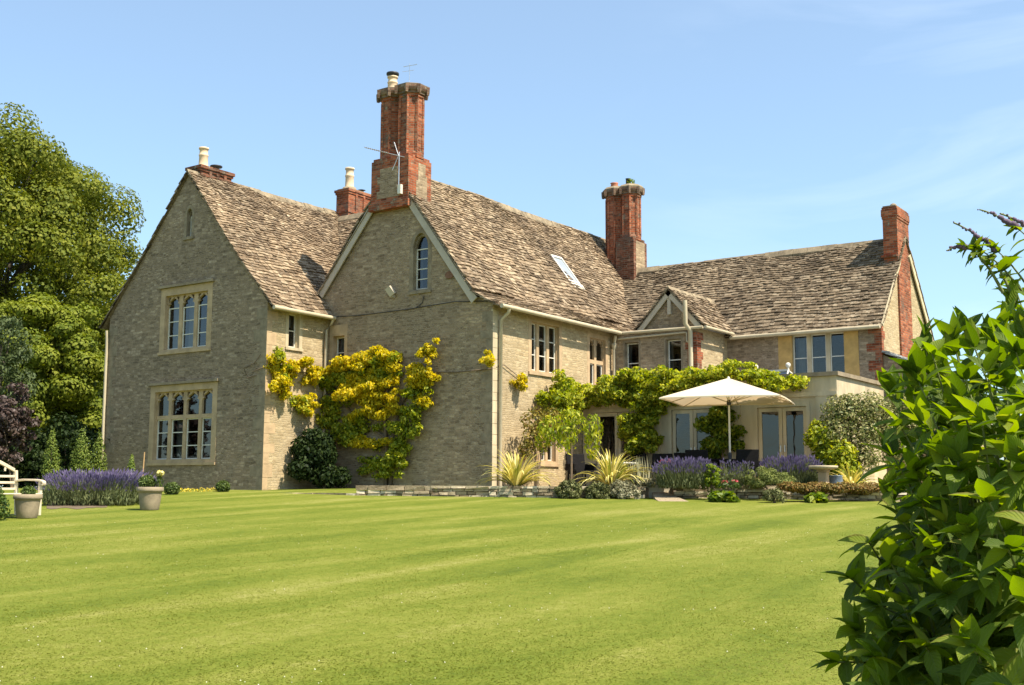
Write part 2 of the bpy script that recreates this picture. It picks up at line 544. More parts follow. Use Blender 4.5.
def window(pl, u0, u1, z0, z1, lights, sw=.2, top=None, sill=.12, head='rect', transom=None, mull=.13, stone='ashlar',
           recess=.09, bars=2, hood=False, curtain=None, arch_z=None, surround=True, frame_mat='white', opener=(), side_bars=0):
    """stone window: surround and mullions, white casements, glass; openings keep to the list of lights"""
    top = sw if top is None else top
    mb = MB()
    iu0, iu1, iz0, iz1 = u0 + sw, u1 - sw, z0 + sill, z1 - top
    if surround and head == 'arch' and lights == 1:
        plate(mb, pl, arch_pts(u0, u1, z0, z1 - (u1 - u0) * .8, z1), [arch_pts(iu0, iu1, iz0, iz1 - (iu1 - iu0) * .75, iz1)], .006, -.24)
        pbox(mb, pl, u0 - .02, z0 - .03, u1 + .02, z0 + .05, -.05, .05)
    elif surround:
        plate(mb, pl, rect(u0, z0, u1, z1), [rect(iu0, iz0, iu1, iz1)], .006, -.24)
        pbox(mb, pl, u0 - .02, z0 - .03, u1 + .02, z0 + .05, -.05, .05)     # projecting sill
    lw = (iu1 - iu0 - mull * (lights - 1)) / lights
    holes, panes = [], []
    for i in range(lights):
        a = iu0 + i * (lw + mull); b = a + lw
        if i == 0: a += .02
        if i == lights - 1: b -= .02
        zb, zt = iz0 + .02, iz1 - .02
        if transom:
            holes.append(rect(a, zb, b, transom - .06)); panes.append((a, zb, b, transom - .06))
            zb = transom + .06
        if head == 'trefoil':
            holes.append(trefoil_pts(a, b, zb, zt - .02)); panes.append((a, zb, b, zt))
            s_ = lw * .15                       # pierced spandrels beside the ogee
            for e_, sg in ((a, 1), (b, -1)):
                holes.append([(e_ + sg * .02, zt - .015), (e_ + sg * (.02 + s_ * 1.6), zt - .015), (e_ + sg * .02, zt - s_ * 2.4)])
        elif head == 'arch':
            zt -= .06; holes.append(arch_pts(a, b, zb, zt - (arch_z or (b - a) * .75), zt)); panes.append((a, zb, b, zt))
        else:
            holes.append(rect(a, zb, b, zt)); panes.append((a, zb, b, zt))
    if head == 'arch' and lights == 1:
        plate(mb, pl, arch_pts(iu0 - .01, iu1 + .01, iz0 - .01, iz1 - (iu1 - iu0) * .75, iz1 + .01), holes, -recess, -.235)
    else:
        plate(mb, pl, rect(iu0 - .01, iz0 - .01, iu1 + .01, iz1 + .01), holes, -recess, -.235)
    w = mb.build('window', M[stone], house)
    fr, gl = MB(), MB()
    for k, (a, zb, b, zt) in enumerate(panes):
        d = -recess - .045
        short = head in ('trefoil', 'arch') and (not transom or k % 2)
        zf = zt - (b - a) * (.66 if head == 'trefoil' else .7) if short else zt
        if zf - zb > .25 and not (short and transom):
            t = .03
            plate(fr, pl, rect(a - .005, zb - .005, b + .005, zf), [rect(a + t, zb + t, b - t, zf - t)], d, d - .05)
            nb = bars if zt - zb > .8 else 0
            for i in range(nb):
                z = zb + (zf - zb) * (i + 1) / (nb + 1)
                pbox(fr, pl, a + t, z - .014, b - t, z + .014, d - .045, d - .008)
            if side_bars:
                pbox(fr, pl, (a + b) / 2 - .012, zb + t, (a + b) / 2 + .012, zf - t, d - .044, d - .009)
        gl.poly([pl.p(a - .01, zb - .01, d - .03), pl.p(b + .01, zb - .01, d - .03), pl.p(b + .01, zt + .01, d - .03), pl.p(a - .01, zt + .01, d - .03)])
    fr.build('casement', M[frame_mat], w)
    gl.build('glass', M['glass'], w)
    if hood:
        hb = MB(); pbox(hb, pl, u0 - .08, z1 + .01, u1 + .08, z1 + .09, -.05, .10)
        hb.build('hood_mould', M['ashlar_grey'], w)
    if curtain:
        for (ca, cz0, cb, cz1) in curtain:
            cb_ = MB(); n = 9
            for i in range(n):
                ua, ub = ca + (cb - ca) * i / n, ca + (cb - ca) * (i + 1) / n
                da, db = (-.34 - .03 * (i % 2)), (-.34 - .03 * ((i + 1) % 2))
                cb_.poly([pl.p(ua, cz0, da), pl.p(ub, cz0, db), pl.p(ub, cz1, db), pl.p(ua, cz1, da)])
            cb_.build('curtain', M['curtain'], w)
    if not curtain and u1 - u0 > .5:
        cw = min(.28, (iu1 - iu0) * .16)
        for ca, cb in ((iu0 - .02, iu0 + cw), (iu1 - cw, iu1 + .02)):
            dr = MB()
            for i in range(5):
                ua, ub = ca + (cb - ca) * i / 5, ca + (cb - ca) * (i + 1) / 5
                dr.poly([pl.p(ua, iz0, -.33 - .03 * (i % 2)), pl.p(ub, iz0, -.33 - .03 * ((i + 1) % 2)), pl.p(ub, iz1, -.33 - .03 * ((i + 1) % 2)), pl.p(ua, iz1, -.33 - .03 * (i % 2))])
            dr.build('curtain', M['curtain'], w)
    g = .02
    if head == 'arch' and lights == 1: return arch_pts(u0 + g, u1 - g, z0 + g, z1 - (u1 - u0) * .8, z1 - g)
    return rect(u0 + g, z0 + g, u1 - g, z1 - g)


def quoins(pl, ue, sgn, z0, z1, mat, wide=.42, narrow=.24, h=.3, proud=.005, seed=0):
    """alternating corner stones running from the corner ue inwards"""
    ue -= sgn * .004; mb = MB(); z = z0; i = seed; r = random.Random(seed + 5)
    while z < z1 - .05:
        hh = min(h * r.uniform(.8, 1.2), z1 - z); w = (wide if i % 2 else narrow) * r.uniform(.88, 1.12)
        pbox(mb, pl, min(ue, ue + sgn * w), z + .006, max(ue, ue + sgn * w), z + hh - .006, -.05, proud + .003 * r.random())
        z += hh; i += 1
    return mb.build('quoins', mat, house)


# ---- windows (each returns the opening it needs in its wall)
hA = [window(PA, -5.22, -2.06, .74, 3.20, 4, sw=.22, top=.2, sill=.14, head='trefoil', transom=2.20, mull=.14, hood=True, bars=2,
             curtain=[(-4.3, .85, -3.95, 2.1)]),
      window(PA, -4.9, -2.45, 4.20, 6.28, 3, sw=.22, top=.24, sill=.12, head='trefoil', mull=.15, hood=True, bars=2,
             curtain=[(-4.66, 4.3, -4.12, 5.95), (-3.92, 4.3, -3.42, 5.95)]),
      window(PA, -3.91, -3.44, 7.78, 8.86, 1, sw=.11, head='arch', sill=.08, bars=1, hood=False, stone='ashlar_grey')]
wall(PA, [(-7.5, -.6), (0, -.6), (0, 5.45), (-3.77, 9.86), (-7.5, 5.56)], hA, M['rubble_shade'])
hSA = [window(SA, .74, 1.42, 4.14, 5.30, 1, sw=.12, sill=.06, top=.06, bars=1, stone='ashlar_pale', recess=.12,
              curtain=[(.88, 4.85, 1.28, 5.2)])]
wall(SA, [(0, -.6), (2.9, -.6), (2.9, 5.42), (0, 5.42)], hSA, M['rubble_lit'])
hB = [window(PB, 3.26, 4.10, 5.72, 7.62, 1, sw=.14, sill=.1, top=.12, head='arch', bars=3, stone='ashlar_grey', arch_z=.5),
      window(PB, .08, .82, 3.6, 5.02, 1, sw=.12, sill=.08, top=.34, bars=1, stone='ashlar', recess=.14, curtain=[(.22, 4.2, .72, 4.75)])]
wall(PB, [(-.02, -.6), (6.33, -.6), (6.33, 5.2), (5.75, 5.42), (2.65, 9.5), (-.75, 5.5), (-.02, 5.2)], hB, M['rubble'])
hSB = [window(SB, 4.27, 6.07, 3.36, 5.05, 3, sw=.16, sill=.1, top=.16, mull=.14, bars=2, recess=.1, curtain=[(4.5, 3.5, 4.7, 4.9)]),
       window(SB, 7.52, 8.80, 3.2, 4.92, 2, sw=.15, sill=.1, top=.14, head='trefoil', transom=4.04, mull=.13, bars=1),
       window(SB, 4.45, 5.85, .72, 2.5, 3, sw=.14, sill=.12, top=.14, mull=.12, bars=2)]
wall(SB, [(2.52, -.6), (9.08, -.6), (9.08, 5.14), (2.52, 5.14)], hSB, M['rubble_lit'])
hC = [window(PC, 6.72, 7.36, 3.3, 4.80, 1, sw=.06, sill=.08, top=.08, bars=1, stone='ashlar_grey', recess=.12),
      window(PC, 8.2, 8.86, 3.35, 4.80, 1, sw=.06, sill=.08, top=.08, bars=1, stone='ashlar_grey', recess=.12)]
wall(PC, [(6.33, -.2), (9.35, -.2), (9.35, 5.03), (6.33, 5.03)], hC, M['rubble'])
gp = MB(); plate(gp, PC, [(7.36, 5.03), (9.44, 5.03), (8.43, 6.27)], (), -.02, -.2); gp.build('wall', M['rubble_shade'], house)
wall(SCW, [(9.08, -.2), (11.28, -.2), (11.28, 5.03), (9.08, 5.03)], [], M['rubble_lit'])
hD = [window(PD, 11.1, 13.66, 3.28, 5.06, 3, sw=.44, sill=.1, top=.2, mull=.13, bars=1, stone='ashlar_pale', recess=.06,
             curtain=[(11.62, 3.4, 11.85, 4.8)])]
wall(PD, [(9.35, -.2), (14.36, -.2), (14.36, 5.1), (9.35, 5.1)], hD, M['rubble_shade'])
for a, b in ((11.1, 11.55), (13.21, 13.66)):
    jb = MB(); pbox(jb, PD, a, 3.34, b, 4.84, -.05, .012); jb.build('window_jamb', M['ochre'], house)
wall(SE, [(11.28, -.2), (16.5, -.2), (16.5, 5.12), (13.9, 8.02), (11.28, 5.12)], [], M['rubble_lit'])

# walls out of sight close the rooms
rear = MB()
rear.box((-7.5, 10.0, -.3), (-.7, 10.3, 5.5))
for bx_ in (((-.95, 10.3, -.3), (-.7, 14.9, 5.5)), ((6.1, 11.4, -.3), (6.33, 14.9, 5.1)), ((6.33, 16.3, -.3), (14.3, 16.5, 5.1))):
    rw = MB(); rw.box(*bx_); rw.build('wall', M['rubble_shade'], house)
rear.poly([(-7.5, 10.3, 5.5), (-.04, 10.3, 5.5), (-3.77, 10.3, 9.8)][::-1])
rear.build('wall', M['rubble_shade'], house)
rg = MB(); plate(rg, Plane((0, 14.9, 0), (-1, 0, 0), (0, 1, 0)), [(.9, -.3), (.9, 5.4), (-2.65, 9.5), (-5.75, 5.4), (-6.33, 5.1), (-6.33, -.3)], (), 0, -.3)
rg.build('wall', M['rubble'], house)
lw_ = MB(); plate(lw_, Plane((-7.5, 0, 0), (0, -1, 0), (-1, 0, 0)), rect(-10.2, -.6, 0, 5.5), (), 0, -.3, edge=False); lw_.build('wall', M['rubble_shade'], house)
fl = MB(); fl.box((-7.2, .3, -.1), (-.1, 10, .02)); fl.box((-7.2, .3, 3.55), (-.3, 10, 3.75)); fl.box((-.3, 2.9, -.1), (6.0, 14.8, .12)); fl.box((-.3, 2.9, 2.95), (6.0, 14.8, 3.15))
fl.box((6.4, 7.55, -.1), (14.1, 16.2, .11)); fl.build('floor', M['room'], house)

dk = MB(); dk.box((6.4, 10.8, .12), (9.3, 11.0, 2.84)); dk.box((9.4, 10.8, .12), (14.1, 11.0, 2.84)); dk.build('shade_backing', plain('room_shade', (.07, .058, .045), .8, .3, 2.0), house)  # dark backing added to paint indoor shade behind the glazed doors

# ---- quoins
quoins(PA, 0, -1, -.3, 5.3, M['ashlar_grey'], .5, .28, .32, seed=1)
quoins(PA, -7.5, 1, -.3, 5.3, M['ashlar_grey'], .45, .28, .32, seed=2)
quoins(SA, 0, 1, -.3, 5.2, M['ashlar'], .4, .22, .32, seed=3)
quoins(PB, 6.33, -1, -.2, 5.0, M['ashlar_grey'], .42, .25, .28, seed=4)
quoins(SB, 2.52, 1, -.2, 5.0, M['ashlar_pale'], .42, .26, .28, seed=5)
quoins(PC, 9.35, -1, 2.9, 4.9, M['brick'], .36, .3, .3, seed=6)
quoins(SCW, 9.08, 1, 2.9, 4.9, M['brick'], .42, .3, .3, seed=7)
quoins(PD, 14.36, -1, 3.3, 4.95, M['brick'], .46, .22, .3, seed=8)
quoins(SE, 11.28, 1, 3.3, 4.95, M['brick'], .34, .2, .3, seed=9)

# ---- roofs
def sag(e, s): return .05 * math.sin(e * .9 + s * .7) + .02 * math.sin(e * 2.3 + 1.3 * s + 1) - .02


def slope(name, pts, mat, expo=(.165, .095), width=(.10, .27), thick=.028, ridge_to=None, ragged=.026, seed=0, sagk=1.0):
    """a roof slope of loose-laid stone slates, big at the eave, small at the ridge; pts: eave start, eave end, then up"""
    r = random.Random(seed + 31)
    P = [Vector(p) for p in pts]
    e = (P[1] - P[0]).normalized()
    n = (P[1] - P[0]).cross(P[-1] - P[0]).normalized()
    s = n.cross(e)
    Q = [((p - P[0]).dot(e), (p - P[0]).dot(s)) for p in P]
    smax = max(q[1] for q in Q)

    def span(sv):
        sv = min(max(sv, 1e-4), smax - 1e-4); xs = []
        for i in range(len(Q)):
            a, b = Q[i], Q[(i + 1) % len(Q)]
            if (a[1] - sv) * (b[1] - sv) < 0:
                t = (sv - a[1]) / (b[1] - a[1]); xs.append(a[0] + (b[0] - a[0]) * t)
        return (min(xs), max(xs)) if len(xs) > 1 else (0, 0)

    def at(ev, sv, d): return P[0] + e * ev + s * sv + n * (d + sagk * sag(ev + seed * 3, sv))
    mb = MB()
    for i in range(1, len(P) - 1): mb.poly([P[0] - n * .05, P[i] - n * .05, P[i + 1] - n * .05])
    sv = 0.0
    while sv < smax - .02:
        ex = expo[0] + (expo[1] - expo[0]) * sv / smax
        ex *= r.uniform(.92, 1.08)
        s0, s1 = sv - .035, min(sv + ex * 1.25, smax)
        a0, b0 = span(max(sv, .001)); a1, b1 = span(s1)
        x = a0 - r.uniform(0, .15)
        while x < b0:
            w = r.uniform(*width) * (1.15 - .35 * sv / smax)
            x0, x1 = max(x + .004, a0 - .02), min(x + w - .004, b0 + .02)
            if x1 - x0 > .05:
                xt0, xt1 = max(x0, a1 - .02), min(x1, b1 + .02)
                if xt1 - xt0 < .03: xt0 = xt1 = min(max((x0 + x1) / 2, a1), b1); xt1 += .02
                j = r.uniform(-ragged, ragged); j2 = j + r.uniform(-.012, .012)
                t = thick * r.uniform(.7, 1.5); h = .018 + r.uniform(0, .014); tw = r.uniform(-.013, .013)
                c = [at(x0, s0 + j, h + t + tw), at(x1, s0 + j2, h + t - tw), at(xt1, s1, h * .6), at(xt0, s1, h * .6)]
                d = [at(x0, s0 + j, h + tw - .006), at(x1, s0 + j2, h - tw - .006), at(xt1, s1, -.04), at(xt0, s1, -.04)]
                mb.mesh(c + d, [(0, 1, 2, 3), (4, 5, 1, 0), (5, 6, 2, 1), (7, 4, 0, 3)])
            x += w
        sv += ex
    rf = mb.build(name, mat, house)
    if ridge_to:
        a, b, ang = Vector(ridge_to[0]), Vector(ridge_to[1]), ridge_to[2]
        d = (b - a); ln = d.length; d.normalize(); side = Vector((-d.y, d.x, 0)); rb = MB(); x = 0
        while x < ln:
            w = min(r.uniform(.4, .6), ln - x)
            if w < .05: break
            up = .05 + r.uniform(-.01, .012)
            ca, cb = a + d * (x + .006), a + d * (x + w - .006)
            sg = Vector((0, 0, 1))
            dz = sagk * (.02 * math.sin(x * .9 + seed) - .01)
            vs = []
            for cpt in (ca, cb):
                for (sx, z) in ((-.13, -.13 * ang + up * .3), (0, up + .02), (.13, -.13 * ang + up * .3), (.12, -.17 * ang - .02), (0, .0), (-.12, -.17 * ang - .02)):
                    vs.append(cpt + side * sx + sg * (z + dz))
            rb.mesh(vs, [(0, 1, 7, 6), (1, 2, 8, 7), (2, 3, 9, 8), (5, 0, 6, 11), (0, 5, 4, 1), (1, 4, 3, 2), (6, 7, 10, 11), (7, 8, 9, 10)])
            x += w
        rb.build('ridge_stones', M['ridge'], rf)
    return rf


kA = 1.149
slope('roof', [(.30, -.09, 5.27), (.30, 7.6, 5.27), (-3.77, 7.6, 9.95), (-3.77, -.09, 9.95)], M['slate'],
      ridge_to=((-3.77, -.1, 9.95), (-3.77, 6.6, 9.95), kA), seed=1)
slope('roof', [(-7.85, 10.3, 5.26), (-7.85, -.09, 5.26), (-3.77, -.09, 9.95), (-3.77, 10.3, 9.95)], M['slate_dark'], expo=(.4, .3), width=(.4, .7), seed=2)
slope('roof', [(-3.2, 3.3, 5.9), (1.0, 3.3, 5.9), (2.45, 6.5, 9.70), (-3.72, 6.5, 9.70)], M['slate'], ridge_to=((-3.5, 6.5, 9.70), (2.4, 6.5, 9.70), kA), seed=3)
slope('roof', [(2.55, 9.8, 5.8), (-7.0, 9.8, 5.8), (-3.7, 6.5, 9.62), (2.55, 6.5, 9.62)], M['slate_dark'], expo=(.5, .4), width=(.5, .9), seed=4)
slope('roof', [(5.70, 2.36, 5.62), (5.70, 15.0, 5.62), (2.65, 15.0, 9.63), (2.65, 2.36, 9.63)], M['slate'],
      ridge_to=((2.65, 3.2, 9.63), (2.65, 15.0, 9.63), 1.3), seed=5)
slope('roof', [(6.66, 2.36, 5.10), (6.66, 15.0, 5.10), (5.68, 15.0, 5.655), (5.68, 2.36, 5.655)], M['slate'], expo=(.17, .16), seed=6)
slope('roof', [(-.95, 15.0, 5.38), (-.95, 2.36, 5.38), (2.65, 2.36, 9.63), (2.65, 15.0, 9.63)], M['slate'], expo=(.3, .2), seed=7)
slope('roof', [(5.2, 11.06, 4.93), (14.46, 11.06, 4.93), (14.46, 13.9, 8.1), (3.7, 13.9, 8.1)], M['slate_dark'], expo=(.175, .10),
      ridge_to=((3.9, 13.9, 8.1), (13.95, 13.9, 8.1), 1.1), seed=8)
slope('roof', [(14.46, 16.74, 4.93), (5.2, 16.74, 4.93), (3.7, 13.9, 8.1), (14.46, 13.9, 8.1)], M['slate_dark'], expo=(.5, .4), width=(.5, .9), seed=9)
slope('roof', [(9.62, 8.96, 5.06), (9.62, 11.9, 5.06), (8.43, 12.6, 6.34), (8.43, 8.96, 6.34)], M['slate'], expo=(.16, .11), seed=10,
      ridge_to=((8.43, 8.95, 6.34), (8.43, 12.3, 6.34), 1.05), sagk=.4)
slope('roof', [(7.28, 12.3, 5.10), (7.28, 8.96, 5.10), (8.43, 8.96, 6.34), (8.43, 12.6, 6.34)], M['slate'], expo=(.16, .11), seed=11, sagk=.4)
lr = MB(); lr.box((6.3, 9.12, 5.02), (9.4, 11.6, 5.06)); lr.build('lead_roof', M['lead'], house)
slope('roof', [(16.95, 11.22, 2.95), (16.95, 14.2, 2.95), (14.38, 14.2, 4.17), (14.38, 11.22, 4.17)], M['lead'], expo=(.4, .35), seed=12, sagk=.2)
wall(Plane((0, 11.34, 0), (1, 0, 0), (0, -1, 0)), [(14.37, -.2), (16.75, -.2), (16.75, 2.95), (14.37, 4.06)], [], M['rubble_shade'], -.3)
lt = MB(); lt.box((16.5, 11.7, -.2), (16.75, 14.1, 2.9)); lt.box((14.4, 13.9, -.2), (16.5, 14.1, 2.9)); lt.build('wall', M['rubble_lit'], house)


def board(pl, a, b, w, d0, d1, name, mat):
    (u0, z0), (u1, z1) = a, b
    dx, dz = u1 - u0, z1 - z0; l = math.hypot(dx, dz); px, pz = -dz / l * w, dx / l * w
    if pz > 0: px, pz = -px, -pz
    mb = MB(); plate(mb, pl, [(u0, z0), (u1, z1), (u1 + px, z1 + pz), (u0 + px, z0 + pz)], (), d0, d1)
    return mb.build(name, mat, house)


# bargeboards (middle gable, dormer, end gable)
board(PB, (1.86, 8.72), (-.36, 6.06), .24, .13, .09, 'bargeboard', M['barge'])
board(PB, (3.36, 8.66), (5.86, 5.36), .24, .13, .09, 'bargeboard', M['barge'])
board(PC, (8.43, 6.30), (7.30, 5.08), .17, .10, .06, 'bargeboard', M['barge'])
board(PC, (8.43, 6.30), (9.56, 5.06), .17, .10, .06, 'bargeboard', M['barge'])
fp = MB(); pbox(fp, PC, 8.37, 5.5, 8.49, 6.2, .065, -.03); fp.build('king_post', M['barge'], house)
board(SE, (11.1, 4.98), (13.1, 7.22), .12, .10, .06, 'bargeboard', M['cream'])
board(SE, (14.3, 7.65), (16.7, 4.96), .2, .10, .06, 'bargeboard', M['cream'])

# ---- gutters and downpipes
def pipe(name, pts, r, mat='gutter', n=8):
    mb = MB(); mb.tube(pts, r, n); return mb.build(name, M[mat], house)


pipe('gutter', [(.37, -.1, 5.24), (.37, 2.42, 5.22)], .065)
pipe('gutter', [(6.73, 2.38, 5.05), (6.73, 8.9, 5.02)], .065)
pipe('gutter', [(6.6, 8.96, 5.02), (9.62, 8.96, 5.00)], .05)
pipe('gutter', [(9.70, 8.96, 5.0), (9.70, 11.0, 5.0)], .05)
pipe('gutter', [(9.6, 10.98, 4.88), (14.42, 10.98, 4.88)], .06)
pipe('downpipe', [(-7.52, -.1, 5.15), (-7.52, -.07, 4.9), (-7.46, -.07, -.3)], .05)
pipe('downpipe', [(.37, 2.36, 5.2), (.30, 2.36, 5.05), (.09, 2.34, 4.85), (.09, 2.34, -.1)], .045)
pipe('downpipe', [(6.73, 2.75, 5.02), (6.70, 2.75, 4.9), (6.42, 2.78, 4.72), (6.42, 2.78, -.1)], .05)
pipe('downpipe', [(6.55, 8.9, 4.95), (6.47, 8.95, 4.6), (6.47, 8.95, 3.2)], .05)
pipe('soil_pipe', [(9.10, 8.80, 5.85), (9.10, 8.80, 5.12), (9.18, 8.98, 4.92), (9.18, 8.98, 3.2)], .075)
pipe('waste_pipe', [(6.6, 8.98, 4.84), (8.95, 8.98, 4.88), (9.05, 8.98, 4.86), (9.06, 8.98, 4.6), (9.14, 8.98, 4.56)], .03)
hp = MB(); hp.lathe([(.05, -.12), (.10, .02), (.10, .08), (.085, .08)], (6.47, 8.95, 4.62), 10); hp.build('hopper', M['gutter'], house)

# ---- chimneys
def ring_stack(mb, x0, y0, x1, y1, z, courses):
    """courses: list of (oversail, height)"""
    for o, h in courses:
        mb.box((x0 - o, y0 - o, z), (x1 + o, y1 + o, z + h)); z += h
    return z


def clay_pot(parent, c, h, r, mat='pot', cowl=False):
    mb = MB(); z = h
    mb.lathe([(r * 1.02, -.05), (r * 1.05, .03), (r * .92, .08), (r * .86, z * .55), (r * .95, z * .58), (r * .95, z * .64), (r * .82, z * .67),
              (r * .80, z * .9), (r * .98, z * .92), (r * .98, z), (r * .6, z)], c, 18)
    p = mb.build('chimney_pot', M[mat], parent)
    if cowl:
        cb = MB(); cb.lathe([(r * .8, z - .02), (r * .8, z + .05), (r * 1.15, z + .06), (r * 1.15, z + .12), (r * .3, z + .15)], c, 16)
        cb.build('cowl', M['dark'], parent)
    return p


def oct_shaft(mb, cap_mb, cx, cy, r, z0, z1):
    rr = [(r * 1.12, z0 - .05), (r * 1.12, z0 + .1), (r, z0 + .16), (r, z1 - .42), (r * 1.10, z1 - .38), (r * 1.10, z1 - .32), (r * 1.12, z1 - .24)]
    mb.lathe(rr, (cx, cy, 0), 8, False, math.pi / 8)
    cap_mb.lathe([(r * .9, z1 - .31), (r * 1.2, z1 - .29), (r * 1.2, z1 - .23), (r * 1.33, z1 - .2), (r * 1.42, z1 - .12), (r * 1.42, z1 - .02), (r * 1.25, z1), (r * .5, z1 + .05)], (cx, cy, 0), 8, False, math.pi / 8)
    for k in range(8):                               # dentils under the cap
        w = math.pi / 8 + k * math.pi / 4
        cap_mb.lathe([(.055, z1 - .30), (.07, z1 - .2), (.075, z1 - .04)], (cx + r * 1.36 * math.cos(w), cy + r * 1.36 * math.sin(w), 0), 4, False, w)
    for k in range(8):                               # brick ribs on the arrises of the moulded shaft
        w = math.pi / 8 + k * math.pi / 4
        x, y = cx + r * math.cos(w), cy + r * math.sin(w)
        mb.lathe([(.05, z0 + .1), (.05, z1 - .36)], (x, y, 0), 4, False, w)


# gable chimney
c1 = MB(); c1.box((1.85, 2.33, 8.52), (3.32, 3.40, 9.88)); c1.box((1.80, 2.27, 8.34), (3.37, 3.45, 8.56))
c1.box((1.89, 2.37, 9.88), (3.28, 3.36, 9.97))
ch1 = c1.build('chimney', M['brick'], house)
sh, cpm = MB(), MB()
for cx in (2.235, 2.935): oct_shaft(sh, cpm, cx, 2.87, .375, 9.96, 12.2)
sh.build('chimney_shaft', M['brick'], ch1); cpm.build('chimney_cap', M['brick_cap'], ch1)
cp = MB(); [cp.lathe([(.50, 12.13), (.50, 12.17), (.43, 12.22), (.2, 12.28)], (cx, 2.87, 0), 8, False, math.pi / 8) for cx in (2.235, 2.935)]
cp.build('mortar_cap', M['ashlar_grey'], ch1)
pn = MB(); P1 = Plane((0, 2.33, 0), (1, 0, 0), (0, -1, 0)); pn_pts = [(2.08, 8.7), (2.98, 8.7), (2.98, 8.93), (2.9, 8.93), (2.9, 9.16), (2.98, 9.16), (2.98, 9.38), (2.9, 9.38), (2.9, 9.62), (2.2, 9.62), (2.2, 9.38), (2.1, 9.38), (2.1, 9.16), (2.2, 9.16), (2.2, 8.93), (2.08, 8.93)]
plate(pn, P1, pn_pts, (), .006, -.05)
plate(pn, Plane((3.32, 0, 0), (0, 1, 0), (1, 0, 0)), [(2.7, 8.7), (3.2, 8.7), (3.2, 9.4), (3.12, 9.4), (3.12, 9.75), (2.78, 9.75), (2.78, 9.2), (2.7, 9.2)], (), .006, -.05)
pn.build('stone_panel', M['rubble'], ch1)
clay_pot(ch1, (2.16, 2.87, 12.2), .5, .17, 'pot', True)
ae = MB(); ae.tube([(3.03, 2.24, 8.9), (3.03, 2.24, 10.0)], .018, 6); ae.tube([(3.25, 2.22, 9.80), (1.95, 1.9, 10.24)], .012, 5)
d = Vector((-1.3, -.32, .44)).normalized()
for i in range(12):
    c = Vector((3.0, 2.16, 9.885)) + d * (.3 + i * .075); l = .12 - .003 * i
    ae.tube([c - Vector((.1, -.3, 0)).normalized() * l, c + Vector((.1, -.3, 0)).normalized() * l], .008, 4)
ae.tube([(3.04, 2.2, 9.87), (2.9, 2.15, 10.3)], .012, 5); ae.tube([(3.04, 2.2, 9.87), (2.85, 2.15, 9.45)], .012, 5)
ae.build('aerial', M['steel'], ch1); ae = MB(); ae.tube([(2.9, 2.8, 12.2), (2.9, 2.8, 12.95)], .01, 4); ae.tube([(2.65, 2.8, 12.9), (3.2, 2.8, 12.86)], .008, 4); ae.tube([(2.7, 2.7, 12.7), (3.0, 2.9, 12.75)], .006, 4)
ae.build('aerial', M['steel'], ch1)
jb = MB(); jb.box((3.0, 2.22, 8.72), (3.12, 2.32, 9.0)); jb.build('junction_box', M['white'], ch1)

# stack at the rear of the middle roof
c2 = MB(); c2.box((3.9, 13.55, 7.2), (4.66, 14.55, 9.2)); c2.box((3.96, 13.6, 9.2), (4.6, 14.5, 9.32))
ch2 = c2.build('chimney', M['brick_dark'], house)
sh, cpm = MB(), MB()
for cx in (3.62, 4.27): oct_shaft(sh, cpm, cx, 14.05, .345, 8.3 if cx < 4 else 9.3, 11.3)
sh.build('chimney_shaft', M['brick'], ch2); cpm.build('chimney_cap', M['brick_cap'], ch2)
cp = MB(); [cp.lathe([(.49, 11.24), (.50, 11.29), (.43, 11.36), (.2, 11.44)], (cx, 14.05, 0), 8, False, math.pi / 8) for cx in (3.62, 4.27)]
cp.build('mortar_cap', M['ashlar_grey'], ch2)
pn = MB(); plate(pn, Plane((4.66, 0, 0), (0, 1, 0), (1, 0, 0)), rect(13.72, 7.6, 14.38, 9.18), (), .006, -.05); pn.build('stone_panel', M['rubble'], ch2)
rt = MB(); rt.lathe([(.15, 0), (.13, .16), (.16, .2), (.10, .2)], (3.6, 14.0, 11.38), 12); rt.build('chimney_pot', M['redclay'], ch2)
rt = MB(); rt.lathe([(.09, 0), (.09, .26), (.11, .28), (.06, .28)], (4.2, 14.0, 11.38), 12); rt.build('chimney_pot', M['dark'], ch2)

# low stack on the left gable, stack on the cross roof, stack on the end gable
c3 = MB(); z = ring_stack(c3, -4.32, .4, -3.7, 1.65, 9.3, [(0, .60), (.04, .08), (0, .1), (.04, .08), (.08, .1)])
for y in (.75, 1.05, 1.35): c3.box((-3.74, y - .05, 9.4), (-3.65, y + .05, z - .1))
ch3 = c3.build('chimney', M['brick_dark'], house)
cp = MB(); cp.box((-4.29, .43, z), (-3.73, 1.62, z + .04)); cp.build('mortar_cap', M['ashlar_grey'], ch3)
clay_pot(ch3, (-4.0, .72, z + .03), .66, .165)
rt = MB(); rt.lathe([(.1, 0), (.1, .12), (.2, .14), (.2, .18), (.05, .2)], (-4.0, 1.25, z + .03), 12); rt.build('cowl', M['dark'], ch3)
c4 = MB(); z = ring_stack(c4, -3.75, 6.6, -3.15, 8.25, 9.0, [(0, .9), (.03, .08), (0, .62), (.03, .08), (.06, .09)])
for y in (7.0, 7.4, 7.8): c4.box((-3.19, y - .05, 9.2), (-3.11, y + .05, z - .1))
ch4 = c4.build('chimney', M['brick'], house)
cp = MB(); cp.box((-3.73, 6.62, z), (-3.17, 8.23, z + .05)); cp.lathe([(.28, .02), (.24, .14), (.1, .16)], (-3.45, 6.95, z), 12); cp.build('mortar_cap', M['ashlar_grey'], ch4)
clay_pot(ch4, (-3.45, 6.95, z + .1), .78, .175)
rt = MB(); rt.lathe([(.08, 0), (.08, .14), (.15, .15), (.05, .18)], (-3.45, 7.6, z + .04), 12); rt.build('cowl', M['dark'], ch4)
